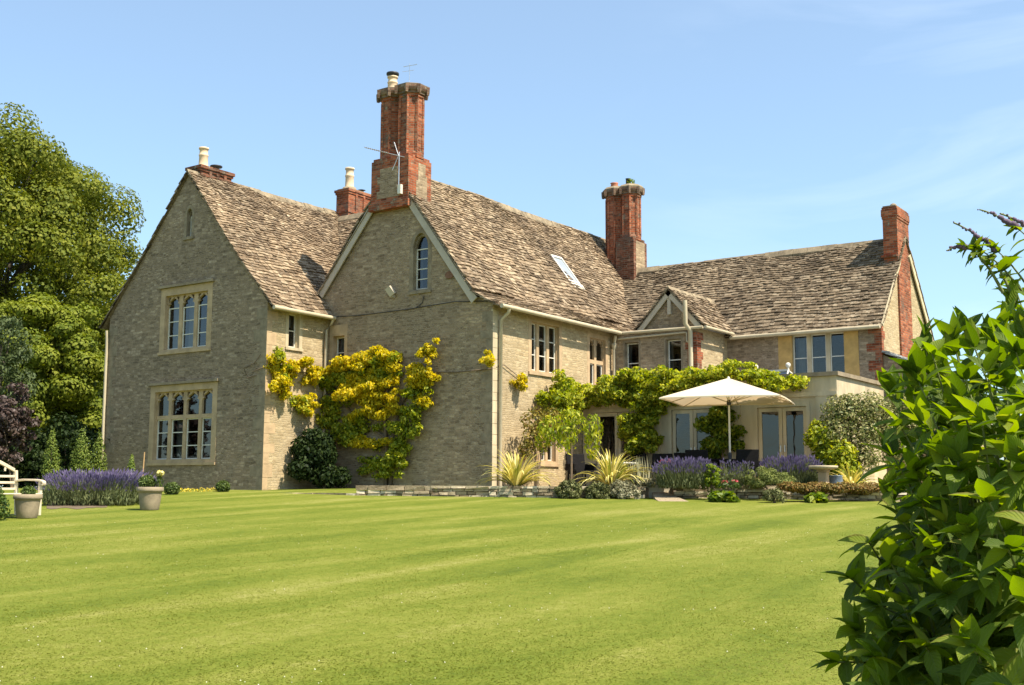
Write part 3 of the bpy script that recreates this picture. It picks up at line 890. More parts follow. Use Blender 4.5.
c5 = MB(); z = ring_stack(c5, 13.97, 13.06, 14.42, 14.30, 3.6, [(0, 5.0), (.02, .08), (.035, .22), (.015, .08)])
c5.box((13.9, 12.98, 7.35), (14.40, 13.06, 7.42))
ch5 = c5.build('chimney', M['brick'], house)
cp = MB(); cp.box((13.98, 13.08, z), (14.40, 14.28, z + .05)); cp.lathe([(.12, 0), (.1, .12), (.04, .16)], (14.2, 13.5, z + .04), 10); cp.build('mortar_cap', M['ashlar_grey'], ch5)

# ---- small things fixed to the walls
fb = MB()
ax, up_, nn = Vector((.78, 0, .45)).normalized(), Vector((-.40, -.35, .84)).normalized(), None
nn = ax.cross(up_).normalized(); up_ = nn.cross(ax)
c = Vector((2.66, 2.38, 5.84))
fb.hexa([c + ax * a * .10 + up_ * b_ * .135 + nn * d_ for d_ in (-.05, .06) for a, b_ in ((-1, -1), (1, -1), (1, 1), (-1, 1))])
fb.box((2.62, 2.40, 5.66), (2.70, 2.54, 5.74)); fb.build('floodlight', M['barge'], house)
pp = MB(); pp.mesh([(4.79 + .16 * math.cos(k * math.pi / 8), 2.515 - d_, 6.13 + .11 * math.sin(k * math.pi / 8)) for d_ in (0, .03) for k in range(16)],
                   [(k, (k + 1) % 16, 16 + (k + 1) % 16, 16 + k) for k in range(16)] + [tuple(range(31, 15, -1))])
pp.build('tie_plate', plain('rusty_iron', (.20, .10, .06), .8, .3, 8.0), house)
pipe('cable', [(.05, 2.49, 5.30), (1.2, 2.49, 5.24), (3.2, 2.49, 5.26), (5.0, 2.49, 5.33), (6.3, 2.49, 5.22)], .012, 'dark', 5)
pipe('cable', [(3.85, 2.49, 5.6), (3.8, 2.49, 5.4), (3.55, 2.49, 5.27)], .012, 'dark', 5)

# skylight in the middle roof
def mid(y, z, d=0.0):
    x = 2.65 + (9.63 - z) / 1.316; n = Vector((1.316, 0, 1)).normalized()
    return Vector((x, y, z)) + n * d


def mid_slab(mb, y0, z0, y1, z1, d0, d1): mb.hexa([mid(y0, z0, d0), mid(y1, z0, d0), mid(y1, z1, d0), mid(y0, z1, d0), mid(y0, z0, d1), mid(y1, z0, d1), mid(y1, z1, d1), mid(y0, z1, d1)])


sk = MB(); mid_slab(sk, 8.88, 6.85, 8.95, 7.85, -.02, .09); mid_slab(sk, 9.5, 6.85, 9.57, 7.85, -.02, .09)
mid_slab(sk, 8.95, 6.85, 9.5, 6.92, -.02, .09); mid_slab(sk, 8.95, 7.78, 9.5, 7.85, -.02, .10); mid_slab(sk, 8.78, 6.68, 9.67, 6.845, .03, .075)
skw = sk.build('skylight', M['white'], house)
sg_ = MB(); mid_slab(sg_, 8.95, 6.92, 9.5, 7.78, .04, .06); sg_.build('glass', plain('skylight_glass', (.30, .34, .38), .08, .1, 2.0, spec=.8), skw)

# ---- garden room along the terrace
hG = []
def doors(u0, u1, z0, z1, n=2, mat='cream'):
    mb, gl = MB(), MB()
    sw = .11
    plate(mb, PG, rect(u0, z0, u1, z1), [rect(u0 + sw, z0 + .05, u1 - sw, z1 - sw)], .02, -.16)
    w = (u1 - u0 - 2 * sw) / n
    df = mb.build('door', M[mat], house)
    lf = MB()
    for i in range(n):
        a, b = u0 + sw + i * w + .008, u0 + sw + (i + 1) * w - .008
        plate(lf, PG, rect(a, z0 + .06, b, z1 - sw - .01), [rect(a + .10, z0 + .24, b - .10, z1 - sw - .12)], -.05, -.10)
        gl.poly([PG.p(a + .08, z0 + .22, -.075), PG.p(b - .08, z0 + .22, -.075), PG.p(b - .08, z1 - sw - .1, -.075), PG.p(a + .08, z1 - sw - .1, -.075)])
    lf.build('door_leaf', M[mat], df); gl.build('glass', M['glass'], df)
    m_ = (u0 + u1) / 2
    for sx in (-.06, .06):
        hb = MB(); pbox(hb, PG, m_ + sx - .012, z0 + .95, m_ + sx + .012, z0 + 1.13, -.05, -.02); hb.build('door_handle', M['steel'], df)
    hG.append(rect(u0 + .02, z0 + .01, u1 - .02, z1 - .02))


doors(6.72, 8.42, .12, 2.46); doors(9.30, 10.86, .12, 2.46); doors(11.98, 13.62, .12, 2.42)
wall(PG, [(6.36, -.3), (14.38, -.3), (14.38, 3.1), (6.36, 3.1)], hG, M['cream'], -.22)
wall(Plane((14.38, 0, 0), (0, 1, 0), (1, 0, 0)), [(7.2, -.3), (11.3, -.3), (11.3, 3.1), (7.2, 3.1)], [], M['ashlar_pale'], -.22)
cg = MB(); cg.box((6.36, 7.10, 3.10), (14.46, 7.45, 3.21)); cg.box((14.16, 7.45, 3.10), (14.46, 11.2, 3.21)); cg.build('coping', M['ashlar_grey'], house)
cg = MB(); cg.box((6.36, 7.45, 2.86), (14.16, 9.05, 2.96)); cg.box((9.4, 9.05, 2.86), (14.16, 11.25, 2.96)); cg.build('flat_roof', M['lead'], house)
for u in (8.85, 11.4, 14.0):
    pb = MB(); pbox(pb, PG, u - .2, -.1, u + .2, 2.62, -.02, .05); pb.build('pilaster', M['cream'], house)
fa = MB(); pbox(fa, PG, 6.4, 2.56, 14.4, 2.68, -.02, .07); fa.build('cornice', M['cream'], house)
rl = MB(); rx0, rx1, ry = 11.52, 12.51, 8.5
rl.box((rx0 - .9, ry - .7, 2.96), (rx1 + .2, ry + .7, 3.1)); rl.box((rx0, ry - .03, 3.43), (rx1, ry + .03, 3.49))
for x, y in ((rx0 - .9, ry - .7), (rx0 - .9, ry + .7)): rl.tube([(x, y, 3.1), (rx0, ry, 3.45)], .025, 6)
for x, y in ((rx1 + .2, ry - .7), (rx1 + .2, ry + .7)): rl.tube([(x, y, 3.1), (rx1, ry, 3.45)], .025, 6)
rlo = rl.build('roof_lantern', M['white'], house)
gl = MB(); gl.poly([(rx0 - .9, ry - .7, 3.1), (rx1 + .2, ry - .7, 3.1), (rx1, ry, 3.45), (rx0, ry, 3.45)]); gl.poly([(rx1 + .2, ry - .7, 3.1), (rx1 + .2, ry + .7, 3.1), (rx1, ry, 3.45)])
gl.poly([(rx1 + .2, ry + .7, 3.1), (rx0 - .9, ry + .7, 3.1), (rx0, ry, 3.45), (rx1, ry, 3.45)]); gl.poly([(rx0 - .9, ry + .7, 3.1), (rx0 - .9, ry - .7, 3.1), (rx0, ry, 3.45)])
gl.build('glass', M['glass'], rlo)
for x in (rx0, rx1):
    fb_ = MB(); fb_.lathe([(.04, 0), (.025, .04), (.03, .06), (.06, .09), (.075, .14), (.06, .19), (.02, .21)], (x, ry, 3.47), 12); fb_.build('finial', M['white'], rlo)
# ------------------------------------------------------------------ ground
def lawn_material():
    m, nt, b = new_mat('mown_lawn'); L = nt.links.new
    tcd = nt.nodes.new('ShaderNodeTexCoord')
    wob = noise(nt, .35, 3, .5, tcd.outputs['Object'])
    sep = nt.nodes.new('ShaderNodeSeparateXYZ'); L(tcd.outputs['Object'], sep.inputs[0])
    a = N(nt, 'ShaderNodeMath', operation='MULTIPLY_ADD'); a.inputs[1].default_value = 1.3; L(wob, a.inputs[0]); L(sep.outputs[0], a.inputs[2])
    sn = N(nt, 'ShaderNodeMath', operation='SINE'); m5 = N(nt, 'ShaderNodeMath', operation='MULTIPLY'); m5.inputs[1].default_value = 2 * math.pi / 1.5
    L(a.outputs[0], m5.inputs[0]); L(m5.outputs[0], sn.inputs[0])
    mp_ = N(nt, 'ShaderNodeMapping'); mp_.inputs['Scale'].default_value = (1.15, .2, 1); L(tcd.outputs['Object'], mp_.inputs['Vector'])
    streak = noise(nt, 1.0, 6, .62, mp_.outputs[0], .6)
    patch = noise(nt, .22, 4, .6, tcd.outputs['Object'])
    fine = noise(nt, 6, 8, .8, tcd.outputs['Object'])
    fine2 = noise(nt, 38, 5, .85, tcd.outputs['Object'])
    f1 = mixc(nt, streak, patch, .35)
    f2 = mixc(nt, f1, sn.outputs[0], .045)
    f3 = mixc(nt, f2, fine, .34)
    f4 = mixc(nt, f3, fine2, .26)
    r = ramp(nt, [(.37, (.056, .083, .008)), (.455, (.106, .133, .013)), (.53, (.158, .170, .025)), (.62, (.265, .246, .078))], f4)
    L(r.outputs[0], b.inputs['Base Color'])
    b.inputs['Roughness'].default_value = .85; b.inputs['Specular IOR Level'].default_value = .12
    bump(nt, b, mixc(nt, fine2, fine, .3), .4, .02)
    return m


M['lawn'] = lawn_material()
sv = np.concatenate([np.linspace(-60, 0, 13)[:-1], np.linspace(0, 40, 81), np.geomspace(42, 3000, 30)])
lv = np.concatenate([-np.geomspace(3000, 22, 30), np.linspace(-20, 20, 41), np.geomspace(22, 3000, 30)])
gv = []
for s_ in sv:
    for l_ in lv:
        x = CAM[0] + FW.x * s_ + RT.x * l_; y = CAM[1] + FW.y * s_ + RT.y * l_
        gv.append((x, y, lawn_z(x, y)))
nl = len(lv)
gf = [(i * nl + j, i * nl + j + 1, (i + 1) * nl + j + 1, (i + 1) * nl + j) for i in range(len(sv) - 1) for j in range(nl - 1)]
lawn = raw_mesh('lawn', gv, gf, 4, M['lawn'])
tag(lawn, 'sunlit mown lawn with faint stripes sloping up to the house', 'lawn', kind='structure')

# grass blades standing in the near lawn
NB = 560000
u = RNG.random(NB); sB = 5.5 + 24 * u ** 1.9
lat = (RNG.random(NB) * 2 - 1) * (.50 * sB + .6)
bx = CAM[0] + FW.x * sB + RT.x * lat; by = CAM[1] + FW.y * sB + RT.y * lat
bz = -1.57 + .0475 * sB
pn_ = np.sin(bx * 1.7 + 1.3 * np.sin(by * .9)) * np.sin(by * 1.1 + .7) * .25 + .9
hh = (.002 + .006 * RNG.random(NB)) * pn_ * np.clip((31 - sB) / 14, .25, 1); ww = .0035 + .003 * RNG.random(NB) + sB * .00016
ln = RNG.normal(0, .024, (NB, 2)); ang = np.arctan2(ln[:, 1], ln[:, 0]) + 1.571 + RNG.normal(0, .25, NB)
V3 = np.zeros((NB, 3, 3)); V3[:, 0] = np.stack([bx - ww * np.cos(ang), by - ww * np.sin(ang), bz - .004], 1)
V3[:, 1] = np.stack([bx + ww * np.cos(ang), by + ww * np.sin(ang), bz - .004], 1)
V3[:, 2] = np.stack([bx + ln[:, 0], by + ln[:, 1], bz + hh], 1)
M['blade'] = leafmat('grass_blades', [(.071, .098, .010), (.115, .139, .015), (.163, .175, .027), (.265, .246, .076)], .35, .7, .5, .72, .08)
tag(raw_mesh('grass', V3.reshape(-1, 3), np.arange(NB * 3).reshape(-1, 3), 3, M['blade']), 'short mown grass blades of the near lawn', 'grass', kind='stuff')
# clover heads
NC = 650
sC = 5.8 + 15 * RNG.random(NC) ** 1.3; lC = (RNG.random(NC) * 2 - 1) * .46 * sC
cl = np.sin(sC * 1.3 + lC * .8) + np.sin(lC * 1.9 - sC * .4) + RNG.normal(0, .8, NC)
sC, lC = sC[cl > .2], lC[cl > .2]; NC = len(sC)
cx = CAM[0] + FW.x * sC + RT.x * lC; cy = CAM[1] + FW.y * sC + RT.y * lC; cz = -1.57 + .0475 * sC + .032
octv = np.array([(1, 0, 0), (0, 1, 0), (-1, 0, 0), (0, -1, 0), (0, 0, .8), (0, 0, -.8)]) * .0062
octf = np.array([(0, 1, 4), (1, 2, 4), (2, 3, 4), (3, 0, 4), (1, 0, 5), (2, 1, 5), (3, 2, 5), (0, 3, 5)])
cv = (np.stack([cx, cy, cz], 1)[:, None, :] + octv[None] * (.6 + .7 * RNG.random(NC))[:, None, None]).reshape(-1, 3)
cf = (octf[None] + (np.arange(NC) * 6)[:, None, None]).reshape(-1, 3)
tag(raw_mesh('clover_flowers', cv, cf, 3, plain('clover_white', (.62, .60, .45), .8, .1)), 'tiny white clover heads scattered through the lawn', 'clover', kind='stuff')

# terrace, beds and path
M['paving'] = plain('stone_paving', (.40, .35, .26), .9, .25, 1.6, .4)
M['soil'] = plain('bed_soil', (.13, .095, .06), .95, .4, 5.0, .8)
M['gravel'] = plain('pale_gravel', (.30, .235, .15), .95, .35, 22.0, .9)
FRONT = [(4.85, -.80), (6.3, -.05), (7.84, .82), (9.27, 1.50), (10.95, 2.72)]
FRONT2 = [(11.55, 3.15), (12.6, 3.85), (14.0, 4.50), (15.6, 5.05), (17.2, 5.5)]


def sheet(name, pts, z, mat, label, thick=.5):
    mb = MB(); plate_v = tri_fill(ccw(list(pts)), [])
    mb.mesh([(x, y, z) for x, y in plate_v[0]], plate_v[1])
    P_ = ccw(list(pts))
    for i in range(len(P_)):
        a, b = P_[i], P_[(i + 1) % len(P_)]
        mb.poly([(a[0], a[1], z - thick), (b[0], b[1], z - thick), (b[0], b[1], z), (a[0], a[1], z)])
    return tag(mb.build(name, mat), label, name.replace('_', ' '), kind='structure')


sheet('terrace', [(6.36, 3.0), (8.6, 3.2), (10.3, 4.0), (10.75, 2.75), (11.35, 3.3), (11.6, 4.6), (13.6, 5.6), (17.5, 6.3), (17.5, 11.2), (14.4, 11.2), (14.4, 7.15), (6.36, 7.15)],
      .105, M['paving'], 'pale stone terrace in front of the garden room')
sheet('flower_bed', [(6.36, 3.0), (6.36, .1)] + [(x + .05, y + .12) for x, y in FRONT[2:]] + [(10.3, 4.0), (8.6, 3.2)], .08, M['soil'], 'planted bed behind the low stone wall left of the path')
sheet('flower_bed', [(x, y + .12) for x, y in FRONT2] + [(17.5, 6.3), (13.6, 5.6), (11.6, 4.6)], .08, M['soil'], 'planted bed behind the low stone wall right of the path')
bk = MB(); fr_ = [(-.02, -1.02), (1.5, -1.3), (3.2, -1.12), (4.6, -.86), (5.6, -.4), (6.33, .0)]
for i in range(5):
    (xa, ya), (xb, yb_) = fr_[i], fr_[i + 1]
    for k in range(4):
        f0, f1 = k / 4, (k + 1) / 4
        bk.poly([(xa, ya + (2.52 - ya) * f0, -.11 + .15 * f0 ** .6), (xb, yb_ + (2.52 - yb_) * f0, -.11 + .15 * f0 ** .6), (xb, yb_ + (2.52 - yb_) * f1, -.11 + .15 * f1 ** .6), (xa, ya + (2.52 - ya) * f1, -.11 + .15 * f1 ** .6)])
tag(bk.build('grass_bank', M['lawn']), 'grass strip between the edging and the gable wall', kind='structure')
sp_ = MB(); lo_, hi_ = [], []
for i in range(13):
    px_ = 52 + 5 * i; a_ = spot(px_, 24.3 - .25 * math.sin(i * 1.3) + (.5 if i > 9 else 0)); b_ = spot(px_, 28.2)
    lo_.append((a_.x, a_.y, a_.z + .006)); hi_.append((b_.x, b_.y, b_.z + .006))
for i in range(12): sp_.poly([lo_[i], lo_[i + 1], hi_[i + 1], hi_[i]])
tag(sp_.build('flower_bed', M['soil']), 'bare earth bed under the lavender hedge', kind='structure')
pm = MB(); pl_ = [[(*spot(a_, d_).xy, z_) for a_ in r_] for r_, d_, z_ in (((660, 676, 692), 27.5, -.28), ((655, 668, 682), 28.3, -.20), ((652, 660, 670), 29.1, -.08), ((650, 656, 662), 30.2, .11))]
for i in range(3):
    for j in range(2): pm.poly([pl_[i][j], pl_[i][j + 1], pl_[i + 1][j + 1], pl_[i + 1][j]])
for i in range(3):
    for j in (0, 2):
        a, b = pl_[i][j], pl_[i + 1][j]; pm.poly([a, b, (b[0], b[1], -.4), (a[0], a[1], -.4)])
tag(pm.build('path', M['gravel']), 'pale gravel path curving up onto the terrace', kind='structure')
M['rubble_dry'] = M['rubble']


def dry_wall(name, pts, h, w, label, cat, seed, zdrop=.35, size=(.16, .42), cap=True, mats=None):
    """low wall of separate rough stones laid in courses"""
    r = random.Random(seed); mb = MB()
    P_ = [Vector((x, y, 0)) for x, y in pts]
    for i in range(len(P_) - 1):
        a, b = P_[i], P_[i + 1]; d = b - a; ln = d.length; d.normalize(); nn = Vector((d.y, -d.x, 0))
        z = -zdrop; row = 0
        while z < h - .02:
            hh = r.uniform(.055, .10) if z + .1 < h else h - z
            if z + hh > h - .05: hh = h - z
            x = -r.uniform(0, .1)
            while x < ln:
                w_ = r.uniform(*size) * (1.4 if z + hh >= h - .001 and cap else 1)
                x1 = min(x + w_, ln + .03); x0 = max(x, -.03)
                if x1 - x0 > .04:
                    o = r.uniform(-.025, .03) + (.02 if z + hh >= h - .001 and cap else 0); g_ = .008
                    base = []
                    for zz in (z + g_, z + hh - g_ * .3):
                        for (xx, yy) in ((x0 + g_, o), (x1 - g_, o + r.uniform(-.02, .02)), (x1 - g_, -w), (x0 + g_, -w)):
                            p = a + d * (xx + r.uniform(-.008, .008)) + nn * (yy if yy != -w else -w + r.uniform(-.02, .02))
                            base.append((p.x, p.y, zz + r.uniform(-.012, .012)))
                    mb.hexa(base)
                x += w_
            z += hh; row += 1
    o = mb.build(name, M['drystone'])
    return tag(o, label, cat)


def drystone():
    m, nt, b = new_mat('dry_stone'); L = nt.links.new
    g = nt.nodes.new('ShaderNodeNewGeometry')
    t = mixc(nt, g.outputs['Random Per Island'], noise(nt, 6, 5, .7), .45)
    r = ramp(nt, [(.2, (.14, .105, .065)), (.42, (.30, .235, .15)), (.62, (.45, .37, .25)), (.8, (.60, .51, .37))], t)
    c = mixc(nt, r.outputs[0], (.055, .06, .03), ramp(nt, [(.56, 0.0), (.68, .6)], noise(nt, 4, 5, .7)).outputs[0])
    c = mixc(nt, c, (.55, .52, .42), ramp(nt, [(.62, 0.0), (.68, .7)], noise(nt, 13, 4, .7)).outputs[0])
    L(c, b.inputs['Base Color']); b.inputs['Roughness'].default_value = .95; b.inputs['Specular IOR Level'].default_value = .1
    bump(nt, b, noise(nt, 25, 5, .7), .8, .02)
    return m


M['drystone'] = drystone()
dry_wall('low_wall', [(4.55, -.95)] + FRONT, .10, .28, 'low dry stone wall edging the bed left of the gravel path', 'wall', 3)
dry_wall('low_wall', FRONT2, .13, .28, 'low dry stone wall overhung by red and green trailing plants', 'wall', 4)
dry_wall('stone_edging', [(0.0, -1.05), (1.5, -1.34), (3.2, -1.17), (4.5, -.94)], -.10, .12, 'thin dark stone edging along the grass strip below the gable', 'edging', 5, size=(.5, 1.1))

# ------------------------------------------------------------------ plants: generators
def leaf_quads(pos, nrm, size, aspect=.55, droop=.35, fold=.18, rng=RNG):
    """kite shaped leaves: pos, nrm (n,3), size (n,)"""
    n = len(pos)
    nrm = nrm / (np.linalg.norm(nrm, axis=1, keepdims=True) + 1e-9)
    t = rng.normal(size=(n, 3)); t[:, 2] -= droop
    t -= nrm * (t * nrm).sum(1, keepdims=True); t /= (np.linalg.norm(t, axis=1, keepdims=True) + 1e-9)
    b = np.cross(nrm, t)
    s = size[:, None]
    v = np.empty((n, 4, 3))
    v[:, 0] = pos - t * s * .5
    v[:, 1] = pos + b * s * aspect * .5 + nrm * s * fold - t * s * .05
    v[:, 2] = pos + t * s * .5 - nrm * s * .08
    v[:, 3] = pos - b * s * aspect * .5 + nrm * s * fold - t * s * .05
    return v.reshape(-1, 3)


def blob_points(blobs, n, shell=.5, rng=RNG, lump=.0):
    B = np.array([b[:6] for b in blobs], float)
    w = np.array([b[6] if len(b) > 6 else 1.0 for b in blobs]) * (B[:, 3] * B[:, 4] + B[:, 4] * B[:, 5] + B[:, 3] * B[:, 5])
    k = rng.choice(len(B), n, p=w / w.sum())
    d = rng.normal(size=(n, 3)); d /= np.linalg.norm(d, axis=1, keepdims=True)
    r = 1 - shell * rng.random(n) ** 1.6 + rng.normal(0, .05, n)
    return B[k, :3] + d * r[:, None] * B[k, 3:6], d / B[k, 3:6] * B[k, 3:6].mean(1, keepdims=True), k


def leaves(name, blobs, n, size, mat, parent=None, aspect=.55, up=.35, out=.8, rnd=.55, shell=.5, droop=.35, zmin=None):
    p, d, _ = blob_points(blobs, n, shell)
    nm = d * out + np.array([0, 0, up]) + RNG.normal(0, rnd, (n, 3))
    if zmin is not None:
        k = p[:, 2] > zmin; p, nm = p[k], nm[k]
    s = size * (.65 + .7 * RNG.random(len(p)))
    v = leaf_quads(p, nm, s, aspect, droop)
    return raw_mesh(name, v, np.arange(len(v)).reshape(-1, 4), 4, mat, parent)


def lumps(cx, cy, cz, rx, ry, rz, n, rr=(.22, .36), seed=0, zlo=-.8, jit=.12):
    """foliage clumps spread over an ellipsoid and a few inside"""
    r = np.random.default_rng(seed); out = []
    for i in range(n):
        z = zlo + (1 - zlo) * (i + .5) / n; a = i * 2.39996 + r.normal(0, .25)
        q = math.sqrt(max(0, 1 - z * z)); f = 1 - r.random() * .22 - abs(r.normal(0, jit))
        s = r.uniform(*rr) * min(rx, ry, rz)
        sx = s * r.uniform(.85, 1.35)
        out.append((cx + rx * q * math.cos(a) * f, cy + ry * q * math.sin(a) * f, cz + rz * z * f, sx, sx, s * r.uniform(.65, .95)))
    for i in range(n // 4):
        out.append((cx + r.normal(0, .3) * rx, cy + r.normal(0, .3) * ry, cz + r.normal(0, .3) * rz, s, s, s * .8, .5))
    return out


def limb_tree(name, label, base, trunk_h, r0, blobs, n, size, mat, bark, group=None, limbs=12, seed=0, **kw):
    t = thing(name, label, 'tree', base, 0, group)
    r = random.Random(seed); mb = MB()
    top = Vector((0, 0, trunk_h))
    mb.tube([(0, 0, -.3), (0.05, 0, trunk_h * .3), (-.05, .05, trunk_h * .7), top], [r0 * 1.3, r0, r0 * .8, r0 * .6], 10)
    lb = [(b[0] - base[0], b[1] - base[1], b[2] - base[2]) + tuple(b[3:]) for b in blobs]
    for b in r.sample(lb, min(limbs, len(lb))):
        e = Vector(b[:3]); st = Vector((0, 0, trunk_h * r.uniform(.45, 1)))
        m_ = st.lerp(e, .5) + Vector((r.uniform(-.3, .3), r.uniform(-.3, .3), .4))
        mb.tube([st, m_, e], [r0 * .42, r0 * .25, r0 * .08], 6, False)
    mb.build('trunk', bark, t)
    leaves('crown', lb, n, size, mat, t, **kw)
    return t


M['bark'] = plain('bark', (.10, .08, .06), .95, .4, 6.0, .9)
M['lime'] = leafmat('lime_tree_leaves', [(.045, .066, .010), (.105, .130, .016), (.185, .20, .025), (.29, .275, .045)], .3, .6, .75, .75, .12)
M['lime2'] = leafmat('maple_leaves', [(.05, .076, .010), (.115, .15, .017), (.195, .22, .026), (.28, .285, .042)], .3, .6, .8, .75, .12)
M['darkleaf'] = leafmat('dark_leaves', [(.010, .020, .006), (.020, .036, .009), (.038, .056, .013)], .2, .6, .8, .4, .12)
M['midleaf'] = leafmat('mid_green_leaves', [(.03, .06, .012), (.065, .11, .02), (.11, .16, .03)], .3, .5, 1.0, .4, .3)
M['purple'] = leafmat('purple_leaves', [(.04, .026, .022), (.075, .05, .042), (.12, .085, .07)], .2, .5, 1.0, .4, .3)
M['bluegreen'] = leafmat('blue_green_needles', [(.03, .048, .016), (.06, .085, .028), (.10, .125, .045)], .15, .6, 1.0, .4, .2)
M['yew'] = leafmat('golden_yew', [(.06, .095, .014), (.12, .165, .024), (.19, .22, .035)], .15, .6, 1.6, .4, .2)
M['box'] = leafmat('box_leaves', [(.035, .06, .012), (.08, .12, .02), (.13, .17, .035)], .2, .5, 3, .4, .3)
M['gold'] = leafmat('golden_vine_leaves', [(.22, .23, .012), (.46, .40, .015), (.70, .54, .02), (.82, .64, .04)], .45, .5, 1.1, .55, .25)
M['goldgreen'] = leafmat('lime_green_vine_leaves', [(.09, .14, .012), (.22, .27, .02), (.40, .42, .03), (.58, .53, .06)], .45, .5, 1.0, .5, .25)
M['vinegreen'] = leafmat('green_vine_leaves', [(.045, .09, .01), (.11, .17, .015), (.20, .26, .02), (.36, .37, .035)], .42, .5, 1.4, .5, .25)
M['variegated'] = leafmat('variegated_leaves', [(.09, .12, .03), (.18, .20, .06), (.28, .27, .10), (.40, .36, .17)], .3, .5, 1.5, .3, .25)
M['silver'] = leafmat('silver_leaves', [(.16, .16, .09), (.28, .265, .16), (.42, .39, .26)], .2, .7, 3, .4, .1)
M['greygreen'] = leafmat('grey_green_leaves', [(.075, .085, .035), (.15, .16, .06), (.23, .235, .10)], .2, .6, 2.5, .4, .15)
M['lavleaf'] = leafmat('lavender_foliage', [(.075, .095, .04), (.13, .15, .06), (.20, .22, .095)], .25, .6, 2, .4, .15)
M['lavflower'] = leafmat('lavender_flowers', [(.085, .07, .13), (.15, .12, .215), (.24, .20, .32)], .25, .7, 2.5, .4, .1)
M['rosebronze'] = leafmat('rose_leaves', [(.07, .07, .015), (.15, .14, .025), (.25, .20, .04), (.32, .20, .06)], .3, .5, 2, .4, .2)
M['hebe'] = leafmat('hebe_leaves', [(.09, .12, .03), (.17, .20, .05), (.26, .28, .09)], .2, .6, 3, .4, .15)
M['stem'] = plain('woody_stem', (.14, .10, .065), .9, .3, 8.0, .6)
M['pink'] = leafmat('pink_flowers', [(.45, .05, .07), (.62, .11, .13), (.70, .25, .25)], .3, .6, 5, .4)
M['yellowfl'] = leafmat('yellow_flowers', [(.65, .48, .03), (.72, .60, .10)], .3, .6, 5, .4)
M['phormium'] = leafmat('yellow_sword_leaves', [(.20, .22, .04), (.50, .43, .09), (.70, .58, .17), (.78, .68, .28)], .25, .4, 3, .2, .35)
M['russet'] = leafmat('russet_trailing_leaves', [(.07, .075, .02), (.16, .12, .035), (.26, .14, .05), (.24, .23, .06)], .25, .6, 2.2, .5, .15)

# ------------------------------------------------------------------ trees left of and behind the house
bp = spot(-28, 53)
limb_tree('lime_tree', 'huge domed yellow-green lime tree rising beside the left gable', (bp.x, bp.y, bp.z), 7.5, .5,
          lumps(bp.x, bp.y, 9.7, 7.4, 7.4, 7.6, 240, (.10, .20), 3, -.8, .10), 190000, .155, M['lime'], M['bark'], limbs=22, seed=1, up=.25, shell=.35, droop=.2, aspect=.8, rnd=.28, out=1.0)
bp = spot(30, 44.5)
limb_tree('maple_tree', 'smaller rounded lime-green tree in front of the huge domed tree', (bp.x, bp.y, bp.z), 3.0, .22,
          lumps(bp.x, bp.y, 4.35, 2.9, 2.9, 3.3, 130, (.12, .24), 4, -.9, .12), 80000, .135, M['lime2'], M['bark'], limbs=16, seed=2, up=.25, shell=.35, droop=.2, aspect=.8, rnd=.28, out=1.0)
bp = spot(104, 62)
limb_tree('broadleaf_tree', 'dark green tree half hidden behind the left corner of the house', (bp.x, bp.y, bp.z), 4.0, .3,
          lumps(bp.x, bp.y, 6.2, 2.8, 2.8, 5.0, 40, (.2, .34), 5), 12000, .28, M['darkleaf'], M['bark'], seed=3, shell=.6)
bp = spot(-6, 38)
limb_tree('conifer_tree', 'blue-green conifer at the left edge above the purple shrub', (bp.x, bp.y, bp.z), 3.5, .14,
          lumps(bp.x, bp.y, 3.6, 1.1, 1.1, 2.6, 26, (.3, .45), 6), 6000, .16, M['bluegreen'], M['bark'], seed=4, aspect=.35, droop=.6)


def shrub(name, label, base, blobs, n, size, mat, cat='shrub', group=None, stems=5, stem_mat='stem', **kw):
    t = thing(name, label, cat, base, 0, group)
    lb = [(b[0] - base[0], b[1] - base[1], b[2] - base[2]) + tuple(b[3:]) for b in blobs]
    mb = MB(); r = random.Random(len(label))
    for i in range(stems):
        b = lb[r.randrange(len(lb))]
        mb.tube([(r.uniform(-.06, .06), r.uniform(-.06, .06), -.08), (b[0] * .4, b[1] * .4, b[2] * .55), (b[0] * .9, b[1] * .9, b[2])], [.025, .018, .008], 5, False)
    if stems: mb.build('stem', M[stem_mat], t)
    leaves('foliage', lb, n, size, mat, t, **kw)
    return t


bp = spot(17, 35)
shrub('purple_shrub', 'dark purple-leaved shrub above the white bench', bp, lumps(bp.x - .3, bp.y, 1.75, .75, .75, 1.5, 30, (.22, .38), 7, -.8, .2), 3600, .13, M['purple'], aspect=.6)
for px, d, w, h, lab, mt, sd_ in ((70, 38.5, 1.7, 1.9, 'dark evergreen bush behind the three little golden yews', 'darkleaf', 1), (14, 39, 1.7, 1.6, 'dark evergreen bush under the purple shrub', 'darkleaf', 2),
                                  (58, 40, .9, 1.3, 'mid green bush between the dark evergreens', 'midleaf', 3)):
    bp = spot(px, d)
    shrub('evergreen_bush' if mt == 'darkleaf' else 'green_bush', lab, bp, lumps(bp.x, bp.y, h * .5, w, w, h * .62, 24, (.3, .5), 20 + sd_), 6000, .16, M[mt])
for px, d, h, r_, lab in ((54, 33, 1.6, .26, 'leftmost of three narrow golden yews behind the lavender'), (84, 33.5, 1.65, .34, 'middle of three narrow golden yews behind the lavender'),
                          (101, 34, 1.55, .26, 'narrow golden yew nearest the corner of the house'), (134, 29.5, .95, .13, 'thin little conifer against the wall behind the lavender')):
    bp = spot(px, d)
    bl = [(bp.x, bp.y, bp.z + h * f, r_ * q, r_ * q, h * .2) for f, q in ((.15, .85), (.35, 1), (.55, .9), (.74, .65), (.9, .35))]
    shrub('columnar_conifer', lab, bp, bl, 2600, .07, M['yew'], 'conifer', stems=1, aspect=.35, up=.8, droop=-.4)

